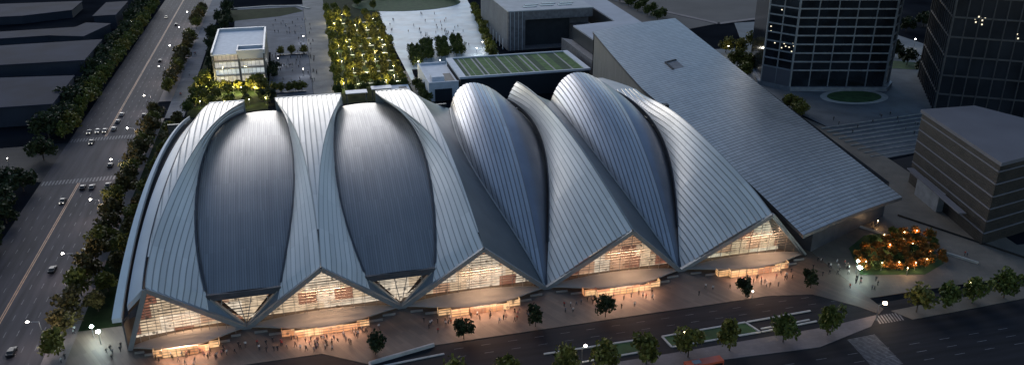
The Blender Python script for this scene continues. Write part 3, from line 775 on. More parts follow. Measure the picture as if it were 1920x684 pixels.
tw = empty('office_tower', (0, 0, 0)); tag(tw, 'dark glass tower with pale floor lines, oval lawn at its foot', 'tower')
tp = [(267, 183), (276, 169), (325, 156), (334, 164), (340, 205), (282, 222)]
MB().prism(tp, 2.2, 112).build('glass_wall', M['twr'], tw)
facade(tw, tp, 2.2, 112, 4.7, 9.9, [(tp[0], tp[1]), (tp[1], tp[2]), (tp[2], tp[3])], first=9)
MB().prism([(265.5, 184), (275.5, 167.5), (326, 154), (336, 163), (342, 207), (281, 224)], 0, 2.2).build('plinth', M['band'], tw)
mb = MB(); 
pa, pb = Vector((267, 183, 0)), Vector((276, 169, 0)); d = (pb - pa).normalized(); nn = Vector((d.y, -d.x, 0)) * .3
mb.add([tuple(pa + nn + Vector((0, 0, 2.2))), tuple(pb + nn + Vector((0, 0, 2.2))), tuple(pb + nn + Vector((0, 0, 11))), tuple(pa + nn + Vector((0, 0, 11)))], [[0, 1, 2, 3]])
mb.build('base_screen', M['officetop'], tw)
random.seed(12)
for (f, z) in ((.1, 32.5), (.12, 30), (.62, 24.5), (.68, 23.2), (.8, 23), (.9, 25.2), (.95, 24), (.9, 21), (.55, 22), (.3, 24), (.4, 42)):
    p = pa + d * ((pb - pa).length * f) + nn * 1.1
    q = p + d * .7
    MB().add([(p.x, p.y, z), (q.x, q.y, z), (q.x, q.y, z + .55), (p.x, p.y, z + .55)], [[0, 1, 2, 3]]).build('lit_window', M['lit'], tw)
dt = empty('dark_tower', (0, 0, 0)); tag(dt, 'near-black glass tower at the upper right corner with a few lit windows', 'tower')
dp = [(326, 118), (416, 60), (452, 116), (362, 174)]
MB().prism(dp, 0, 125).build('glass_wall', M['twr2'], dt)
facade(dt, dp, 0, 125, 9.5, 5.6, [(dp[0], dp[1]), (dp[3], dp[0])], 'towermull')
pa, pb = Vector((326, 118, 0)), Vector((416, 60, 0)); d = (pb - pa).normalized(); nn = Vector((d.y, -d.x, 0)) * .35
for (a, z) in ((9, 47), (9.6, 45.4), (10.4, 48), (11.3, 47.2), (12.2, 46.4), (12.4, 44.5), (13.2, 47.4), (28, 41), (28.8, 39), (22, 61), (26, 59), (17, 60), (33, 57.5)):
    p = pa + d * a + nn; q = p + d * .6
    MB().add([(p.x, p.y, z), (q.x, q.y, z), (q.x, q.y, z + .7), (p.x, p.y, z + .7)], [[0, 1, 2, 3]]).build('lit_window', M['lit'], dt)
of = empty('office_block', (0, 0, 0)); tag(of, 'six storey brown louvred office block with a plain grey roof at the right edge', 'building')
op = [(253, 44), (240, -9), (291, 2), (276, 43)]
MB().prism(op, 0, 29.2).build('wall', M['office'], of)
MB().prism([(252.5, 44.6), (239.4, -9.8), (291.8, 1.6), (276.4, 43.6)], 29.2, 30.4).build('roof', M['officetop'], of)
mb = MB(); lw = MB()
pa, pb, pc = Vector((253, 44, 0)), Vector((240, -9, 0)), Vector((291, 2, 0))
for a, b in ((pa, pb), (pb, pc)):
    d = (b - a).normalized(); nn = Vector((d.y, -d.x, 0))
    for k in range(1, 7):
        z = k * 4.5; mb.beam(a + nn * -.15 + Vector((0, 0, z)), b + nn * -.15 + Vector((0, 0, z)), .8, .5)
    z = 1.2
    while z < 29: lw.beam(a + nn * -.05 + Vector((0, 0, z)), b + nn * -.05 + Vector((0, 0, z)), .3, .18); z += .75
mb.build('floor_edge', M['officetop'], of); o = lw.build('louvre', M['office2'], of); o['kind'] = 'stuff'
mb = MB(); mb.prism([(250.5, 33), (247, 33), (243.5, 17), (247, 17)], 0, 7); mb.build('entrance_block', M['band'], of)
mb = MB(); mb.beam((249, 40, 8), (238.4, 0, 8), 2.6, .4); mb.build('ledge', M['officetop'], of)

# left warehouses
def warehouse(name, poly, h, label, lip=.5):
    o = empty(name, (0, 0, 0)); tag(o, label, 'warehouse')
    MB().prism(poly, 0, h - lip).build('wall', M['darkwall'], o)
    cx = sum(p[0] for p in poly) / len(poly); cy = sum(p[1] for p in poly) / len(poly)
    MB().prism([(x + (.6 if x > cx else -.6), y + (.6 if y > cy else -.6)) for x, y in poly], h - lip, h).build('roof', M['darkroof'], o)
warehouse('warehouse', [(-190, 208), (-95.5, 208), (-96.5, 258), (-190, 270)], 10, 'dark flat roofed warehouse nearest the crossroads at the left edge')
warehouse('warehouse', [(-220, 284), (-96, 284), (-96, 334), (-220, 328)], 12, 'second dark warehouse back from the crossroads, with the tallest wide roof')
warehouse('warehouse', [(-240, 357), (-133, 364), (-111, 356), (-101, 391), (-118, 398), (-122, 385), (-165, 382), (-240, 380)], 10, 'dark warehouse with a wavy stepped roof edge')
warehouse('warehouse', [(-117, 421), (-103, 422), (-103, 473), (-117, 471)], 10, 'small narrow dark warehouse by the top of the avenue trees')
warehouse('warehouse', [(-260, 455), (-172, 456), (-142, 470), (-142, 505), (-260, 510)], 6, 'far low dark warehouse at the upper left corner')
warehouse('warehouse', [(-150, 100), (-112, 100), (-112, 116), (-150, 116)], 8, 'dark shed half hidden at the left edge below the crossroads')

# ------------------------------------------------------------------ ground
def sheet(name, poly, z, m): 
    return tag(MB().flat(poly, z).build(name, M[m]), kind='structure')
def pave(name, poly, z, m, z0=-.05):
    o = tag(MB().prism(poly, z0, z).build(name, M[m]), kind='structure'); return o
def rect(x0, x1, y0, y1): return [(x0, y0), (x1, y0), (x1, y1), (x0, y1)]
sheet('ground', rect(-2500, 3000, -400, 4000), -.06, 'darkground')
sheet('avenue', rect(-83.8, -52.2, -160, 2500), .0, 'asphalt')
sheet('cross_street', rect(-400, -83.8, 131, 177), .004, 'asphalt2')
pave('pavement', rect(-52.2, -46, -18, 203), .13, 'side')
pave('pavement', rect(-52.2, -46, 232, 900), .13, 'side')
sheet('lane', rect(-46, -37, 203, 900), .01, 'backpave')
pave('verge', rect(-46, -33.5, 10, 198), .14, 'darklawn')
pave('pavement', rect(-92, -83.8, 177, 900), .13, 'darkground')
# forecourt
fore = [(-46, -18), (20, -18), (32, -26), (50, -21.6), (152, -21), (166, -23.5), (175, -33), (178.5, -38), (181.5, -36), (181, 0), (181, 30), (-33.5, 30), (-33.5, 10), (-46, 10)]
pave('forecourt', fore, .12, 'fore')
pave('corner_plaza', [(181.3, -29.6), (238, -29.6), (300, -24), (300, -14), (252, -12), (262, 66), (262, 100), (252, 160), (223, 260), (221.5, 30), (181.3, 1)], .125, 'rightpave')
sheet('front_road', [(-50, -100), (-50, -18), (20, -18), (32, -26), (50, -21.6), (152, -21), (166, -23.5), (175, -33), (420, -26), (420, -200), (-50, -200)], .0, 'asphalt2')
pave('footpath', [(40, -42), (66, -41.5), (112, -41.2), (160, -40.3), (178, -38.3), (172, -43.2), (152, -48.6), (123, -47.3), (77, -47.4), (40, -49)], .13, 'side')
pave('footpath', [(183, -37.5), (420, -24), (420, -33), (222, -41.6), (200, -42.6), (186, -43)], .13, 'rightpave')
# lane islands
mb = MB()
def kerbline(pts, w=.55, h=.28, close=False):
    pp = pts + ([pts[0]] if close else [])
    for a, b in zip(pp[:-1], pp[1:]): mb.beam((a[0], a[1], .12), (b[0], b[1], .12), w, h)
kerbline([(112.3, -33.2), (112.8, -38.6), (140, -38), (138.4, -32.4)], close=True)
kerbline([(139, -32.4), (160, -31.6)]); kerbline([(140.4, -38), (158.6, -37)]); kerbline([(141, -36.6), (157, -35.8)])
kerbline([(78, -33), (104, -33)]); kerbline([(78, -39.3), (104.5, -38.6)])
kerbline([(33.5, -27.8), (52, -26.2)])
tag(mb.build('kerb', M['kerb']), kind='structure')
sheet('lawn', [(112.6, -33.4), (113, -38.3), (139.6, -37.8), (138.2, -32.7)], .05, 'lawn')
sheet('lawn', [(91, -33.3), (91.5, -38.7), (104, -38.4), (103.6, -33.3)], .05, 'lawn')
rw = MB(); 
for a, b in (((32, -26.2), (50, -21.9)), ((32, -26.2), (32.6, -31))): rw.beam((a[0], a[1], .5), (b[0], b[1], .5), .5, 1.1)
tag(rw.build('low_wall', M['kerb']), 'low pale wall round the ramp at the lower edge of the forecourt', 'wall')

# road markings
def dashes(x, y0, y1, l, gap, w, along='y', z=.01):
    t = y0
    while t < y1:
        if along == 'y': mk.add([(x - w / 2, t, z), (x + w / 2, t, z), (x + w / 2, t + l, z), (x - w / 2, t + l, z)], [[0, 1, 2, 3]])
        else: mk.add([(t, x - w / 2, z), (t + l, x - w / 2, z), (t + l, x + w / 2, z), (t, x + w / 2, z)], [[0, 1, 2, 3]])
        t += l + gap
mk = MB()
for x in (-65.6, -62.2, -58.8, -55.4): dashes(x, -60, 118, 3, 6, .22); dashes(x, 190, 560, 3, 6, .22)
for x in (-72.8, -76.5, -80.2): dashes(x, -60, 118, 3, 6, .2); dashes(x, 190, 560, 3, 6, .2)
tag(mk.build('lane_marking', M['dimpaint']), kind='structure')
mk = MB()
for yc in (128.5, 179.5):
    x = -83
    while x < -53: mk.add([(x, yc - 2.2, .012), (x + .6, yc - 2.2, .012), (x + .6, yc + 2.2, .012), (x, yc + 2.2, .012)], [[0, 1, 2, 3]]); x += 1.25
x = 0
tag(mk.build('crosswalk', M['dimpaint']), kind='structure')
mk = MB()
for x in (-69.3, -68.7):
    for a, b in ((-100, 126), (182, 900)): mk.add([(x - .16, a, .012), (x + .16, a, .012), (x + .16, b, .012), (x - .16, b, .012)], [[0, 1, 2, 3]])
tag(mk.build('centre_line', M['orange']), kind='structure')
mk = MB()
for k in range(3): dashes(-53.5 - k * 3.6, 70 - 20 * k, 260, 3.2, 6.5, .2, 'x')
for y in (-24.6, -28.4): dashes(y, 55, 170, 2.6, 5, .16, 'x')
tag(mk.build('lane_marking', M['dimpaint']), kind='structure')
mk = MB()
for k in range(26):
    t = k / 26; x, y = 161.5 + 5.5 * 0 + (-1.5) * t, -47.6 - 14 * t
    mk.add([(x, y, .012), (x + 9, y + .4, .012), (x + 9, y + .72, .012), (x, y + .32, .012)], [[0, 1, 2, 3]])
for k in range(9):
    x = 175.4 + k * .95; mk.add([(x, -42.6, .012), (x + .5, -42.6, .012), (x + 1.6, -38.6, .012), (x + 1.1, -38.6, .012)], [[0, 1, 2, 3]])
tag(mk.build('crosswalk', M['dimpaint']), kind='structure')

# back gardens and squares
pave('back_yard', rect(-33, 82, 104, 232), .03, 'darkground')
pave('square', [(3, 224), (26, 224), (26, 480), (-24, 480), (-24, 430), (-20, 325), (3, 325)], .06, 'backpave')
pave('path', [(26.2, 150), (36, 150), (44, 560), (26.2, 560)], .07, 'palepave')
pave('garden_ground', [(36.3, 205), (78, 205), (80, 440), (44, 560), (42, 560)], .05, 'darklawn')
pave('white_square', [(80.5, 215), (84, 262), (140, 262), (160, 480), (80, 452)], .08, 'whitepave')
pave('path', [(70, 100), (83, 130), (83.5, 260), (78.4, 260), (78.4, 205), (70, 180)], .06, 'palepave')
pts = [(108 + 44 * math.cos(a), 462 + 30 * math.sin(a)) for a in [2 * math.pi * k / 36 for k in range(36)]]
pave('lawn', pts, .3, 'lawn')
pave('pavilion_garden', [(-36, 200), (3, 205), (3, 258), (-26, 258), (-26, 400), (-36, 400)], .06, 'darklawn')
pave('lawn', [(-36, 425), (8, 436), (26, 452), (20, 470), (-36, 470)], .1, 'darklawn')
kb = MB(); 
for a, b in zip([(-36, 473), (0, 479), (22, 474), (31, 460)][:-1], [(-36, 473), (0, 479), (22, 474), (31, 460)][1:]): kb.beam((a[0], a[1], .3), (b[0], b[1], .3), 2.2, .5)
tag(kb.build('kerb', M['conc']), kind='structure')
# low benches of white stone across the grove
for k, y in enumerate((238, 262, 285, 304, 326, 347, 372, 398)):
    o = MB().box(50 - k * .3, 78, y - .5, y + .5, .05, .55).build('stone_bench', M['white']); tag(o, 'long white stone bench between the tree rows of the grove', 'bench', 'white benches across the grove')
# right-hand courts
pave('tower_court', [(225, 130), (258, 150), (262, 100), (300, 100), (420, 90), (420, 330), (330, 330), (300, 262), (226, 262)], .06, 'bluepave')
sheet('bare_ground', [(240, 300), (318, 332), (420, 345), (700, 700), (700, 1200), (240, 1200)], -.02, 'brownground')
mk = MB()
for a, b in (((262, 470), (318, 331)), ((318, 331), (360, 341))): mk.beam((a[0], a[1], .1), (b[0], b[1], .1), 4.5, .3)
tag(mk.build('path', M['side']), kind='structure')
pts = [(303 + 15 * math.cos(a), 150 + 10 * math.sin(a)) for a in [2 * math.pi * k / 30 for k in range(30)]]
pave('oval_kerb', [(303 + (x - 303) * 1.25, 150 + (y - 150) * 1.25) for x, y in pts], .16, 'conc'); pave('lawn', pts, .22, 'lawn')
pave('lawn', [(345, 200), (420, 165), (420, 176), (352, 222)], .15, 'lawn')
pave('footpath', [(356, 226), (420, 182), (440, 186), (362, 240)], .14, 'bluepave')
# long sweep of shallow terraces
for k in range(9):
    y = 72 + k * 4.6
    mk = MB(); mk.beam((256, y, .1 + .05 * k), (326, y + 8, .1 + .05 * k), .45, .5)
    tag(mk.build('terrace_step', M['step']), kind='structure')
pave('terrace', [(254, 68), (262, 120), (330, 132), (326, 78)], .08, 'bluepave')
pts = [(282 + 16 * math.cos(a), 62 + 9 * math.sin(a)) for a in [2 * math.pi * k / 24 for k in range(24)]]
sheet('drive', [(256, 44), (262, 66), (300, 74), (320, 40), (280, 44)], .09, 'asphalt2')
# garden wedge
GT = [(187.5, -16.8), (207.5, -21.6), (217.8, -16), (226, 8), (206, 6), (196, -1)]
pave('garden_lawn', [(187.5, -16.8), (207.5, -21.6), (218.5, -17), (226, 6), (206, 7), (195, 0)], .22, 'lawn')
wl = MB(); wl.beam((207, 15.5, .5), (229, -20, .5), .5, .75); tag(wl.build('low_wall', M['conc']), 'low stone garden wall along the path beside the orange trees', 'wall')
w2 = MB(); w2.beam((228, 18, .4), (249, -25, .4), .35, .6); tag(w2.build('low_wall', M['office']), 'low brown wall between the lit path and the office block', 'wall')

# ------------------------------------------------------------------ trees
def crown_mesh(seed, mat_, wide=1.0):
    rnd = random.Random(seed); mb = MB()
    lobes = [(rnd.uniform(-.45, .45) * wide, rnd.uniform(-.45, .45) * wide, rnd.uniform(.4, .88), rnd.uniform(.24, .4)) for _ in range(9)] + [(0, 0, .6, .42), (0, 0, .92, .26)]
    for _ in range(760):
        lx, ly, lz, lr = rnd.choice(lobes)
        d = Vector((rnd.gauss(0, 1), rnd.gauss(0, 1), rnd.gauss(0, 1))).normalized() * lr * (rnd.random() ** .4)
        c = Vector((lx + d.x, ly + d.y, lz + d.z * .85))
        if c.z < .2: c.z = .2 + rnd.random() * .1
        s = rnd.uniform(.055, .115)
        a = Vector((rnd.gauss(0, 1), rnd.gauss(0, 1), rnd.gauss(0, .6))).normalized(); b = a.cross(Vector((rnd.gauss(0, 1), rnd.gauss(0, 1), rnd.gauss(0, 1)))).normalized()
        mb.add([c - a * s, c + b * s * .7, c + a * s, c - b * s * .7], [[0, 1, 2, 3]])
    return mb.mesh('crown', M[mat_])
def trunk_mesh(seed):
    rnd = random.Random(seed); mb = MB()
    mb.tube((0, 0, 0), (0, 0, .45), .035, .024, 6)
    for k in range(4):
        a = k * 1.6 + rnd.random(); mb.tube((0, 0, .25 + .05 * k), (.28 * math.cos(a), .28 * math.sin(a), .6 + .06 * k), .017, .007, 5)
    return mb.mesh('trunk', M['bark'])
TR = [trunk_mesh(i) for i in range(3)]
CR = {}
def crowns(m):
    if m not in CR: CR[m] = [crown_mesh(hash(m) % 97 + 10 * i if False else sum(map(ord, m)) + 31 * i, m, 1.0) for i in range(4)]
    return CR[m]
trnd = random.Random(99)
def tree(x, y, h, m, label, group, name='tree', spread=1.0, z=.1, cat='tree'):
    t = empty(name, (x, y, z), trnd.uniform(0, 6.28)); tag(t, label, cat, group)
    s = h / 1.12
    t.scale = (s * spread * trnd.uniform(.9, 1.1), s * spread * trnd.uniform(.9, 1.1), s * trnd.uniform(.94, 1.06))
    link(bpy.data.objects.new('trunk', trnd.choice(TR)), t); link(bpy.data.objects.new('crown', trnd.choice(crowns(m))), t)
    return t
ORD = ['first', 'second', 'third', 'fourth', 'fifth', 'sixth', 'seventh', 'eighth', 'ninth', 'tenth', 'eleventh', 'twelfth', 'thirteenth', 'fourteenth', 'fifteenth', 'sixteenth', 'seventeenth', 'eighteenth', 'nineteenth', 'twentieth', 'twenty-first', 'twenty-second', 'twenty-third', 'twenty-fourth', 'twenty-fifth', 'twenty-sixth', 'twenty-seventh', 'twenty-eighth', 'twenty-ninth', 'thirtieth']
# avenue, left kerb
for i in range(26):
    y = 183 + i * 12.2
    tree(-86.3 + trnd.uniform(-.6, .6), y, trnd.uniform(8.4, 10.2), 'leaf_olive' if i % 3 == 1 else 'leaf_green', 'dull green street tree, %s from the crossroads along the left kerb of the avenue' % ORD[i], 'trees along the left kerb of the avenue', 'street_tree', .86)
for i in range(22):
    y = 186 + i * 14.5
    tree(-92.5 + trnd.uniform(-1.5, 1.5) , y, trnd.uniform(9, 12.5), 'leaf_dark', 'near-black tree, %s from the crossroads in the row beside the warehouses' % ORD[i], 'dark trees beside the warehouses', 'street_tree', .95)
# avenue, right kerb
for i in range(20):
    y = -1 + i * 10.6
    tree(-48.8 + trnd.uniform(-.4, .4), y, trnd.uniform(8.2, 9.8), 'leaf_brown' if i % 3 else 'leaf_olive', 'bronze street tree, %s from the near end along the avenue kerb' % ORD[i], 'trees along the near right kerb of the avenue', 'street_tree', .86)
for i in range(15):
    y = 20 + i * 11.8
    tree(-41.5 + trnd.uniform(-1, 1) + i * .25, y, trnd.uniform(6.5, 8.5), 'leaf_olive' if i % 2 else 'leaf_brown', 'low olive tree, %s from the near end beside the pale roof fin' % ORD[i], 'trees beside the pale fin', 'street_tree', .86)
for i in range(22):
    y = 247 + i * 10
    if 375 < y < 398: continue
    tree(-48.8, y, trnd.uniform(8, 9.5), 'leaf_brown' if i % 4 else 'leaf_olive', 'small bronze tree, %s past the crossing along the far avenue kerb' % ORD[i], 'trees along the far right kerb of the avenue', 'street_tree', .82)
# dark clump lower left
for i, (x, y) in enumerate([(-89, 157), (-88, 122), (-90, 104), (-86, 92), (-94, 88), (-90, 76), (-84, 70), (-97, 70), (-86, 54), (-94, 54), (-90, 40), (-100, 92), (-103, 112), (-96, 122)]):
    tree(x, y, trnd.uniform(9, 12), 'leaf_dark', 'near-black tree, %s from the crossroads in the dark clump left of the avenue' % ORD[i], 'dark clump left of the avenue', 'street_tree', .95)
# avenue far background trees
for i in range(14):
    tree(trnd.uniform(-36, -27), 262 + i * 15, trnd.uniform(8, 11), 'leaf_dark', 'dark tree, %s from the pavilion end in the row behind the glass pavilion' % ORD[i], 'dark trees behind the pavilion', 'garden_tree', .7)
# pavilion garden
for i, (x, y, m_, h) in enumerate([(-35, 208, 'leaf_green', 7), (-33, 218, 'leaf_green', 7.5), (-30, 228, 'leaf_green', 8), (-34, 236, 'leaf_olive', 7), (-31, 247, 'leaf_gold', 9), (-30, 258, 'leaf_gold', 9), (-25, 216, 'leaf_green', 6.5), (-24, 228, 'leaf_olive', 7), (-26, 240, 'leaf_green', 7.5), (-20, 243, 'leaf_gold', 6.5), (-17, 232, 'leaf_gold', 6), (-13, 242, 'leaf_gold', 6.5), (-9, 230, 'leaf_gold', 6), (-6, 241, 'leaf_gold', 7.5), (-2, 246, 'leaf_gold', 8), (-1, 236, 'leaf_olive', 8), (-16, 217, 'leaf_green', 6), (-8, 217, 'leaf_dark', 6), (0, 218, 'leaf_dark', 7), (5, 262, 'leaf_dark', 8), (5, 272, 'leaf_dark', 8), (4, 216, 'leaf_dark', 8), (-20, 206, 'leaf_green', 6.5)]):
    nm = {'leaf_green': 'green', 'leaf_gold': 'golden', 'leaf_olive': 'olive', 'leaf_dark': 'dark'}[m_]
    tree(x, y, h, m_, '%s tree, %s of those round the foot of the glass pavilion' % (nm, ORD[i]), 'trees round the glass pavilion', 'garden_tree', .85)
# planted boxes on the square
for r_, (y, xs) in enumerate(((233, (6, 9.5, 14, 17, 20.5)), (316, (9, 16, 23)))):
    for i, x in enumerate(xs):
        tree(x, y, 5.8, 'leaf_olive', 'small round tree, %s from the left in the %s planter on the grey square' % (ORD[i], 'near' if r_ == 0 else 'far'), 'planter trees on the grey square', 'planter_tree', .85)
    o = MB().box(xs[0] - 2, xs[-1] + 2, y - 2, y - 1, .06, .7).build('planter_box', M['fascia']); tag(o, 'long dark planter box holding the %s row of small trees' % ('near' if r_ == 0 else 'far'), 'planter')
# grove
row = 0
for i, x in enumerate((39.5, 46, 53, 60, 67, 74)):
    for j in range(16):
        y = 219 + j * 15
        xr = 78 - (y - 200) * 0.0
        xx = x + (y - 220) * .022 + trnd.uniform(-1, 1)
        if i > 1 and j > 11 and trnd.random() < .5: continue
        m_ = 'leaf_gold' if (i in (0, 1) or j % 3 == 1) else 'leaf_olive'
        if j < 1: m_ = 'leaf_green'
        tree(xx, y + trnd.uniform(-2, 2), trnd.uniform(6, 8.5), m_, 'grove tree, %s from the front in the %s row from the left path' % (ORD[j], ORD[i]), 'yellow grove behind the vaults', 'grove_tree', .72)
# blocks on the white square
for b, (x0, y0, n_) in enumerate(((87.5, 266, 5), (97, 280, 5), (107, 282, 5), (117, 286, 5))):
    for k in range(n_):
        for j in range(2):
            tree(x0 + k * .8 + (j - .5) * 3.4, y0 + k * 7.5, 7.4, 'leaf_green', 'green tree, %s in the %s file of the %s tree block on the white square' % (ORD[k], ['left', 'right'][j], ORD[b]), 'tree blocks on the white square', 'square_tree', .62)
for i in range(15):
    y = 276 + i * 10
    tree(138 + (y - 290) * .13, y, 7.5, 'leaf_gold' if i % 3 else 'leaf_olive', 'yellow tree, %s from the front in the strip beside the white columns' % ORD[i], 'yellow strip beside the dark block', 'garden_tree', .8)
for i in range(5):
    tree(81 + (i % 2) * 1.2, 184 + i * 9, 6.5, 'leaf_green', 'round green tree, %s from the front beside the white pavilion' % ORD[i], 'trees beside the white pavilion', 'garden_tree', .8)
for i in range(20):
    a = 2 * math.pi * (i + .5) / 20
    if math.sin(a) < -.25: continue
    tree(108 + 40 * math.cos(a), 466 + 27 * math.sin(a), 8, 'leaf_green', 'dense green tree, %s round the rim of the oval lawn at the top' % ORD[i], 'trees round the oval lawn', 'garden_tree', .8)
for i in range(12):
    tree(279 - i * .2 + (i % 2) * 8, 352 + i * 9, 8, 'leaf_green', 'green tree, %s from the front in the strip behind the sloped wing' % ORD[i], 'green strip behind the wing', 'garden_tree', .85)
for i, (x, y, h) in enumerate([(282, 252, 10), (289, 246, 11), (304, 256, 11), (296, 236, 10), (272, 219, 11), (276, 212, 10), (265, 197, 9)]):
    tree(x, y, h, 'leaf_olive', 'full green tree, %s from the left of the clump between wing roof and tower' % ORD[i], 'clump beside the tower', 'garden_tree', .9)
for i, (x, y) in enumerate([(258.5, 140), (257.5, 132), (255.5, 125)]):
    tree(x, y, 8.5, 'leaf_olive', 'olive tree, %s from the left at the tower court edge by the wing roof' % ORD[i], 'trees at the tower court edge', 'garden_tree', .85)
for i, (x, y) in enumerate([(378, 216), (373, 198), (369, 180), (431, 273), (445, 244), (455, 285), (485, 307), (486, 286), (470, 260)]):
    tree(x, y, 11, 'leaf_dark', 'dark street tree, %s out from the tower along the far street' % ORD[i], 'dark trees along the far street', 'street_tree', .82)
# forecourt
for i, (x, y) in enumerate([(34, -21.8), (58.5, -20.6), (79.5, -19.6), (100.5, -19.8), (145.5, -19.6), (167.5, -20)]):
    tree(x, y, 6.9, 'leaf_dark', 'dark round tree, %s from the left along the kerb of the forecourt' % ORD[i], 'trees on the forecourt kerb', 'street_tree', .68, .12)
for i, x in enumerate((51.9, 65.6, 80.8, 91, 103, 115, 127.2, 143.5, 157.4)):
    tree(x, -44 if i > 1 else -43.2, 9.4, 'leaf_olive' if i < 7 else 'leaf_green', 'olive leaved tree, %s from the left along the footpath at the bottom edge' % ORD[i], 'trees on the footpath at the bottom', 'street_tree', .7, .12)
for i, x in enumerate((189.6, 199.6, 209.2, 220.6)):
    tree(x, -40 + .1 * i, 9.2, 'leaf_olive' if i == 0 else 'leaf_green', 'dim street tree, %s from the left along the right-hand footpath' % ORD[i], 'trees on the right-hand footpath', 'street_tree', .74, .12)
# orange garden
k = 0
for i in range(8):
    for j in range(6):
        x = 190 + i * 4.0 + j * 1.8 + trnd.uniform(-.7, .7); y = -15.2 - i * .55 + j * 4.1 + trnd.uniform(-.7, .7) + .25 * i
        if (j == 5 and i < 4) or (j == 4 and i < 2) or (j == 3 and i < 1) or x > 226.5: continue
        tree(x, y, trnd.uniform(2.8, 3.9), 'leaf_green' if (i * 3 + j) % 7 == 3 else 'leaf_orange', 'small lit autumn tree, %s from the left in the %s row of the corner garden' % (ORD[i], ['front', 'second', 'third', 'fourth', 'fifth', 'rear'][j]), 'orange trees of the corner garden', 'garden_tree', .95, .22)

# ------------------------------------------------------------------ lamps
def point(name, loc, e, col, parent, r=.4):
    l = bpy.data.lights.new(name, 'POINT'); l.energy = e; l.color = col; l.shadow_soft_size = r
    o = bpy.data.objects.new(name, l); o.location = loc; return link(o, parent)
def street_lamp(x, y, h, arm, label, group, m='lampw', e=350, col=(1, .9, .76), r=.34, z=.12):
    t = empty('street_lamp', (x, y, z)); tag(t, label, 'street lamp', group)
    MB().tube((0, 0, 0), (0, 0, h), .13, .08).build('pole', M['steel'], t)
    if arm: MB().tube((0, 0, h - .1), (arm[0], arm[1], h + .3), .07, .05).build('arm', M['steel'], t)
    ax, ay = arm or (0, 0)
    MB().ball((ax, ay, h + .3), r, 10, 0, .7).build('lamp_head', M[m], t, True)
    point('lamp_light', (ax, ay, h - .3), e, col, t)
    return t
for i, y in enumerate((3, 43, 85, 125, 164, 214, 270, 320, 372, 424)):
    street_lamp(-52.6, y, 8.7, (-2.8, 0), 'tall street lamp, %s from the bottom along the right kerb of the avenue' % ORD[i], 'lamps along the avenue', e=1500, col=(1, .84, .78))
for i, (x, y) in enumerate([(-91, 205), (-91, 250), (-91, 300), (-91, 350), (-91, 410), (-98, 143), (-90, 62), (-104, 20)]):
    street_lamp(x, y, 6.5, None, 'dim street lamp, %s among the dark trees left of the avenue' % ORD[i], 'lamps among the dark trees', e=160, col=(1, .85, .62), r=.2)
for i, (x, y) in enumerate([(86, -40.8), (114, -41.3), (143, -41.3)]):
    street_lamp(x, y, 6, (.9, 0), 'lit lamp post, %s from the left beside the footpath trees' % ORD[i], 'lamps on the bottom footpath', 'lampy' if i else 'lampw', 260, (1, .82, .5), .42)
street_lamp(175.2, -41.0, 5.2, (2.0, 0), 'bright lamp post at the street corner by the small crosswalk', None, 'lampo', 500, (1, .72, .5), .62)
street_lamp(146.8, -21.2, 2.2, None, 'short lit bollard lamp on the forecourt kerb', None, 'lampw', 60, (1, .75, .6), .25)
street_lamp(209.3, -37.6, 5.2, None, 'lit lamp inside the third dim tree on the right-hand footpath', None, 'lampy', 60, (1, .85, .5), .32)
for i, (x, y, h, lab, r, e) in enumerate([(184.6, -19.4, 4.2, 'larger of the two dazzling white flood lamps by the orange garden', .7, 240), (186.6, -15.6, 4.2, 'smaller of the two dazzling white flood lamps by the orange garden', .5, 150), (-38.5, 1.6, 3.8, 'dazzling cold white flood lamp at the foot of the pale fin', .6, 420), (-41, 5.5, 3.4, 'second cold flood lamp behind the one at the pale fin foot', .5, 400)]):
    street_lamp(x, y, h, None, lab, None, 'lampc', e, (.86, 1, .93), r)
for i, (x, y) in enumerate([(191, -14), (195.5, -16), (201, -17), (206, -18.5), (211, -17.5), (216, -13), (198, -5), (206, -6), (214, -7), (209, 1), (217, 1), (214, 11), (222, 1), (201, -21)]):
    t = street_lamp(x, y, 2.6, None, 'small garden lamp glowing among the orange trees', 'lamps among the orange trees', 'lampy', 300, (1, .62, .3), .12)
for i, (x, y) in enumerate([(42.5 + 7.1 * (k % 5) + (k // 5) * .35 + (1.6 if k % 2 else 0), 229 + (k // 5) * 29 + 9 * (k % 3)) for k in range(32)]):
    street_lamp(x, y, 3.6, None, 'small warm lamp glowing between the trees of the grove', 'lamps in the grove', 'lampy', 1900, (1, .88, .5), .14)
for i, (x, y) in enumerate([(-29, 239), (-23, 236), (-15, 237), (-11, 236), (-4, 234), (-28, 252), (-18, 212), (-6, 212), (2, 213), (-30, 215)]):
    street_lamp(x, y, 3.4, None, 'small warm lamp among the trees round the glass pavilion', 'lamps round the pavilion', 'lampy', 3500 if i < 6 else 700, (1, .85, .42), .17)
for i, (x, y) in enumerate([(88, 262), (101, 262), (135, 300), (128, 285), (8, 290), (22, 262), (24, 345), (-20, 340)]):
    street_lamp(x, y, 4.2, None, 'white lamp post standing on the squares behind the hall', 'lamps on the back squares', 'lampw', 500, (.93, .95, 1), .28)
for i, (x, y, h) in enumerate([(279, 244, 6), (281, 220, 6), (404, 231, 6), (460, 287, 6), (473, 335, 6), (300, 216, 5)]):
    street_lamp(x, y, h, None, 'lamp post, %s out from the wing along the tower streets' % ORD[i], 'lamps around the tower', 'lampw', 380, (1, .93, .8), .45 if 1 < i < 5 else .25)
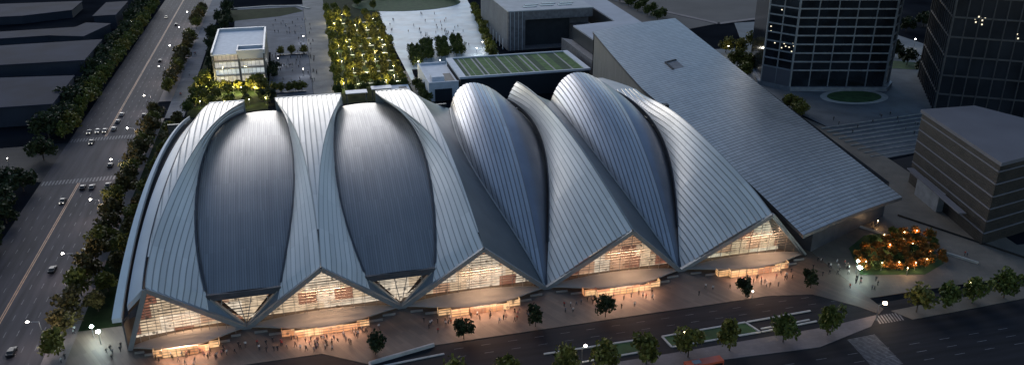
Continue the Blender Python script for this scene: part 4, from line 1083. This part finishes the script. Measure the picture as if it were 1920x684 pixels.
# added area lamp just outside each canopy edge, warming the forecourt
for i in range(5):
    cx = (FOOT[i][0] + FOOT[i + 1][0]) / 2
    l = bpy.data.lights.new('entrance_spill_light', 'AREA'); l.shape = 'RECTANGLE'; l.size = 19 if i else 13; l.size_y = .5; l.energy = 1500; l.color = (1, .56, .36)
    o = bpy.data.objects.new('entrance_spill_light', l); o.location = (cx, -9.6, 3.1); o.rotation_euler = (R(-27), 0, 0)
    link(o, gs[i])
    l = bpy.data.lights.new('gable_fill_light', 'AREA'); l.shape = 'RECTANGLE'; l.size = 12 if i else 8; l.size_y = .6; l.energy = 2200 if i else 1100; l.color = (1, .62, .38)  # unseen lamp added behind the glass to warm canopy and forecourt
    o = bpy.data.objects.new('gable_fill_light', l); o.location = (APEX[i][0] + (0 if i else 8), 1.4, 10.5 if i else 8); o.rotation_euler = (R(-38), 0, 0)
    link(o, gs[i])

# ------------------------------------------------------------------ vehicles
def car_meshes(col):
    m = mat('car paint', col, .3, .3, .05)
    b = MB(); prof = [(-2.2, .35), (2.2, .35), (2.25, .75), (1.5, .92), (-1.9, .95), (-2.25, .8)]
    def ext(mb, prof, w):
        n = len(prof); vs = [(-w, y, z) for y, z in prof] + [(w, y, z) for y, z in prof]
        mb.add(vs, [[i, (i + 1) % n, n + (i + 1) % n, n + i] for i in range(n)] + [list(range(n))[::-1], list(range(n, 2 * n))])
    ext(b, prof, .9)
    ext(b, [(-1.0, 1.4), (.35, 1.42), (.3, 1.47), (-.95, 1.46)], .68)
    g = MB(); ext(g, [(-1.75, .94), (1.2, .92), (.38, 1.41), (-1.05, 1.41)], .76)
    w = MB(); w.tube((-.12, 0, 0), (.12, 0, 0), .33, .33, 12)
    h = MB(); h.box(-.18, .18, -.03, .03, -.08, .08)
    return (b.mesh('body', m), g.mesh('cabin_glass', M['carglass']), w.mesh('wheel', M['tyre']), h.mesh('headlight', M['head']))
CM = {'black': car_meshes((.012, .012, .014)), 'silver': car_meshes((.09, .093, .1)), 'white': car_meshes((.24, .24, .24))}
def car(x, y, rz, c, label, group='cars on the avenue'):
    t = empty('car', (x, y, .01), rz); tag(t, label, 'car', group); b, g, w, h = CM[c]
    link(bpy.data.objects.new('body', b), t); link(bpy.data.objects.new('cabin_glass', g), t)
    for sx in (-.85, .85):
        for sy in (-1.35, 1.4):
            o = link(bpy.data.objects.new('wheel', w), t); o.location = (sx, sy, .33)
        o = link(bpy.data.objects.new('headlight', h), t); o.location = (sx * .72, 2.24, .66)
P_ = math.pi
car(-61, 3, 0, 'black', 'black car nearest the bottom left corner of the avenue')
car(-61.5, 50, 0, 'black', 'black car level with the pale fin, left one of two abreast')
car(-54.2, 61, 0, 'black', 'black car level with the pale fin, right one near the kerb')
car(-70.8, 107, P_, 'black', 'lone black car just left of the orange centre line')
car(-66.2, 119.5, 0, 'black', 'black car waiting at the near crosswalk, leftmost of three')
car(-62.8, 119, 0, 'silver', 'silver car waiting at the near crosswalk, middle of three')
car(-57, 119.5, 0, 'black', 'black car waiting at the near crosswalk, rightmost of three')
car(-60, 142, 0, 'black', 'black car alone inside the crossroads')
car(-77.2, 189, P_, 'silver', 'silver car waiting beyond the far crosswalk, leftmost of the queue')
car(-73.6, 189.5, P_, 'white', 'white car waiting beyond the far crosswalk, second of the queue')
car(-70.4, 189, P_, 'silver', 'silver car waiting beyond the far crosswalk beside the centre line')
car(-73.4, 174, P_, 'black', 'black car turning just inside the far crosswalk')
car(-66.9, 191, 0, 'white', 'white car right of the centre line just past the far crosswalk')
car(-66.9, 202, 0, 'silver', 'silver car second past the far crosswalk right of the centre line')
car(-66.9, 213, 0, 'white', 'white car third past the far crosswalk right of the centre line')
car(-56, 209, 0, 'black', 'black car alone in the right lane past the crossroads')
car(-62, 318, 0, 'black', 'black car in the far middle of the avenue')
car(-74, 452, P_, 'black', 'black car far up the avenue on the left side')
car(-64, 423, 0, 'black', 'black car far up the avenue on the right side')
bus = empty('red_bus', (116.2, -50.4, .01), R(-88.2)); tag(bus, 'red single deck bus passing at the bottom edge of the road', 'bus')
mb = MB(); mb.box(-1.25, 1.25, -5.2, 5.2, .4, 1.5); mb.box(-1.25, 1.25, -5.2, 5.2, 2.45, 3.05); mb.box(-1.2, 1.2, -5.15, 5.15, 1.5, 2.45); mb.build('body', M['redbus'], bus)
mb = MB(); mb.box(-1.27, -1.24, -4.9, 4.9, 1.55, 2.4); mb.box(1.24, 1.27, -4.9, 4.9, 1.55, 2.4); mb.box(-1.1, 1.1, 5.18, 5.22, 1.2, 2.5); mb.build('window', M['carglass'], bus)
for sx in (-1.1, 1.1):
    for sy in (-3.3, 3.2): MB().tube((sx - .15, sy, .48), (sx + .15, sy, .48), .48, .48, 14).build('wheel', M['tyre'], bus)
MB().box(-.7, .7, -3.2, -1, 3.05, 3.3).build('roof_unit', M['band'], bus)

# ------------------------------------------------------------------ people (very small in the picture)
def person_mesh(pose):
    J = {'pel': (0, 0, .95), 'chest': (0, .02, 1.28), 'neck': (0, .02, 1.48), 'head': (0, .04, 1.63)}
    st = [.0, .22, .12][pose]
    V = [(0, 0, .95), (0, .02, 1.25), (0, .02, 1.43), (0, .03, 1.52), (0, .05, 1.64), (0, .05, 1.72),
         (.1, 0, .9), (.11, st, .5), (.11, st * .6, .06), (.11, st * .6 + .14, .03), (-.1, 0, .9), (-.11, -st * .4, .5), (-.11, -st * 1.5, .08), (-.11, -st * 1.5 + .14, .03),
         (.2, .02, 1.4), (.25, -st * .6, 1.13), (.24, -st * .3 + .08, .88), (-.2, .02, 1.4), (-.25, st * .6, 1.13), (-.24, st * .9 + .1, .9)]
    Rr = [.13, .14, .12, .055, .1, .08, .09, .065, .045, .035, .09, .065, .045, .035, .06, .045, .035, .06, .045, .035]
    E = [(0, 1), (1, 2), (2, 3), (3, 4), (4, 5), (0, 6), (6, 7), (7, 8), (8, 9), (0, 10), (10, 11), (11, 12), (12, 13), (2, 14), (14, 15), (15, 16), (2, 17), (17, 18), (18, 19)]
    me = bpy.data.meshes.new('person_form'); me.from_pydata(V, E, [])
    o = bpy.data.objects.new('person_form', me); COL.objects.link(o)
    o.modifiers.new('Skin', 'SKIN')
    for i, sv in enumerate(me.skin_vertices[0].data): sv.radius = (Rr[i], Rr[i] * .85); sv.use_root = (i == 0)
    s = o.modifiers.new('Sub', 'SUBSURF'); s.levels = 1; s.render_levels = 1
    dg = bpy.context.evaluated_depsgraph_get(); out = bpy.data.meshes.new_from_object(o.evaluated_get(dg))
    bpy.data.objects.remove(o)
    return out
PM = [person_mesh(i) for i in range(3)]
skin = mat('skin', (.42, .27, .2), .6); hair = mat('dark hair', (.015, .012, .01), .7)
CLO = {'dark': ((.02, .02, .025), (.018, .018, .022)), 'white topped': ((.6, .6, .58), (.03, .03, .04)), 'red topped': ((.4, .04, .03), (.02, .02, .025)), 'grey': ((.16, .16, .18), (.05, .05, .06)), 'pink topped': ((.5, .22, .2), (.05, .05, .07))}
PMM = {}
for nm, (t_, l_) in CLO.items():
    mt = mat(nm + ' top', t_, .8); ml = mat(nm + ' trousers', l_, .8); lst = []
    for me in PM:
        c = me.copy(); c.name = 'person'; c.materials.clear()
        for m_ in (ml, mt, skin, hair): c.materials.append(m_)
        for p in c.polygons:
            z = p.center.z; x = abs(p.center.x)
            p.material_index = 0 if z < .97 and x < .17 else (1 if z < 1.47 and z > .96 else 2)
            if z > 1.66 or (z > 1.58 and p.center.y < .02): p.material_index = 3
            p.use_smooth = True
        lst.append(c)
    PMM[nm] = lst
prnd = random.Random(5)
def people(n, gen, where, group, w=(6, 3, 1, 2, 1), z=.12, sc=1.12):
    ks = list(CLO)
    for _ in range(n):
        x, y = gen(); c = prnd.choices(ks, w)[0]
        o = bpy.data.objects.new('person', prnd.choice(PMM[c])); o.location = (x, y, z); o.rotation_euler = (0, 0, prnd.uniform(0, 6.28))
        k = sc * prnd.uniform(.94, 1.06); o.scale = (k * 1.15, k * 1.15, k)
        tag(o, '%s person walking %s' % (c if 'topped' in c else c + ' clothed', where), 'person', group); link(o)
def near(pts, s): 
    def g():
        p = prnd.choice(pts); return (prnd.gauss(p[0], s), prnd.gauss(p[1], s * .55))
    return g
def clampy(g, y0, y1):
    def h():
        while True:
            p = g()
            if y0 < p[1] < y1: return p
    return h
people(30, clampy(near([(-18, -9), (-10, -11), (-14, -12)], 5), -17, -8.6), 'in front of the leftmost lit gable', 'people before the first gable')
people(52, clampy(near([(6, -9), (14, -11), (24, -12), (18, -14), (30, -12)], 4), -17.5, -9), 'in front of the second lit gable', 'people before the second gable')
people(30, clampy(near([(50, -6), (58, -9), (55, -12), (66, -11), (74, -13)], 4), -19.5, -9.2), 'in front of the third lit gable', 'people before the third gable')
people(28, clampy(near([(82, -6), (92, -11), (100, -12), (112, -13), (118, -13)], 5), -19.5, -9.2), 'in front of the fourth lit gable', 'people before the fourth gable')
people(26, clampy(near([(135, -8), (150, -13), (160, -13), (170, -9)], 5), -19, -9), 'in front of the rightmost lit gable', 'people before the fifth gable')
people(26, near([(181, -8), (185, -20), (184, -24), (186, -12), (179, -14)], 3), 'near the flood lamps beside the orange garden', 'people by the flood lamps')
people(14, near([(213, 12), (219, 3), (224, -6), (228, -14)], 2), 'on the path behind the orange garden', 'people on the garden path')
people(9, near([(-44, -4), (-40, -6), (-35, -3)], 2), 'on the pavement below the cold flood lamp', 'people at the left end')
people(95, lambda: (prnd.uniform(2, 30), prnd.choice([prnd.uniform(238, 312), prnd.uniform(285, 420)])), 'on the grey square beside the glass pavilion', 'people on the grey square', (8, 1, 0, 3, 0), .06, 1.25)
people(45, lambda: (prnd.gauss(116, 15), prnd.choice([prnd.gauss(352, 9), prnd.uniform(300, 420)])), 'on the white square behind the green roof', 'people on the white square', (9, 0, 1, 1, 0), .08, 1.3)
people(16, lambda: (prnd.uniform(264, 318), prnd.uniform(88, 118)), 'on the terraces below the tower', 'people on the terraces', (8, 0, 0, 2, 0), .5, 1.25)
people(12, near([(-47.5, 10), (-47, 60), (-42, 240), (-41, 280), (-42, 330)], 1.2), 'on the pavement right of the avenue', 'people beside the avenue')

# ------------------------------------------------------------------ light, sky, camera
SUN_AZ, SUN_EL = R(-10), R(19)     # azimuth from +y towards +x; behind the hall to the left
w = bpy.data.worlds.new('World'); S.world = w; w.use_nodes = True
nt = w.node_tree; bg = nt.nodes['Background']
sk = nt.nodes.new('ShaderNodeTexSky'); sk.sky_type = 'NISHITA'; sk.sun_disc = False
sk.sun_elevation = SUN_EL; sk.sun_rotation = SUN_AZ
sk.dust_density = .25; sk.ozone_density = 2.2; sk.air_density = 1.0
nt.links.new(sk.outputs[0], bg.inputs[0]); bg.inputs[1].default_value = .1
sl = bpy.data.lights.new('sun', 'SUN'); sl.energy = 1.05; sl.angle = R(44); sl.color = (1, .97, .95)
so = bpy.data.objects.new('sun', sl); link(so)
d = Vector((math.sin(SUN_AZ) * math.cos(SUN_EL), math.cos(SUN_AZ) * math.cos(SUN_EL), math.sin(SUN_EL)))
so.rotation_euler = d.to_track_quat('Z', 'Y').to_euler(); so.location = (0, 0, 300)
cam = bpy.data.cameras.new('camera'); cam.sensor_width = 36; cam.lens = 1550 / 1920 * 36; cam.clip_end = 8000; cam.clip_start = 1
co = bpy.data.objects.new('camera', cam); co.location = (23.2, -211.9, 130); co.rotation_euler = (R(90 - 23.1), 0, R(-14.4)); link(co)
S.camera = co
S.view_settings.view_transform = 'Standard'; S.view_settings.look = 'None'; S.view_settings.gamma = 1; S.view_settings.exposure = 0.42
S.cycles.use_denoising = True
S.cycles.max_bounces = 5; S.cycles.diffuse_bounces = 2; S.cycles.glossy_bounces = 3; S.cycles.transparent_max_bounces = 8
S.cycles.sample_clamp_indirect = 4; S.cycles.caustics_reflective = False; S.cycles.caustics_refractive = False
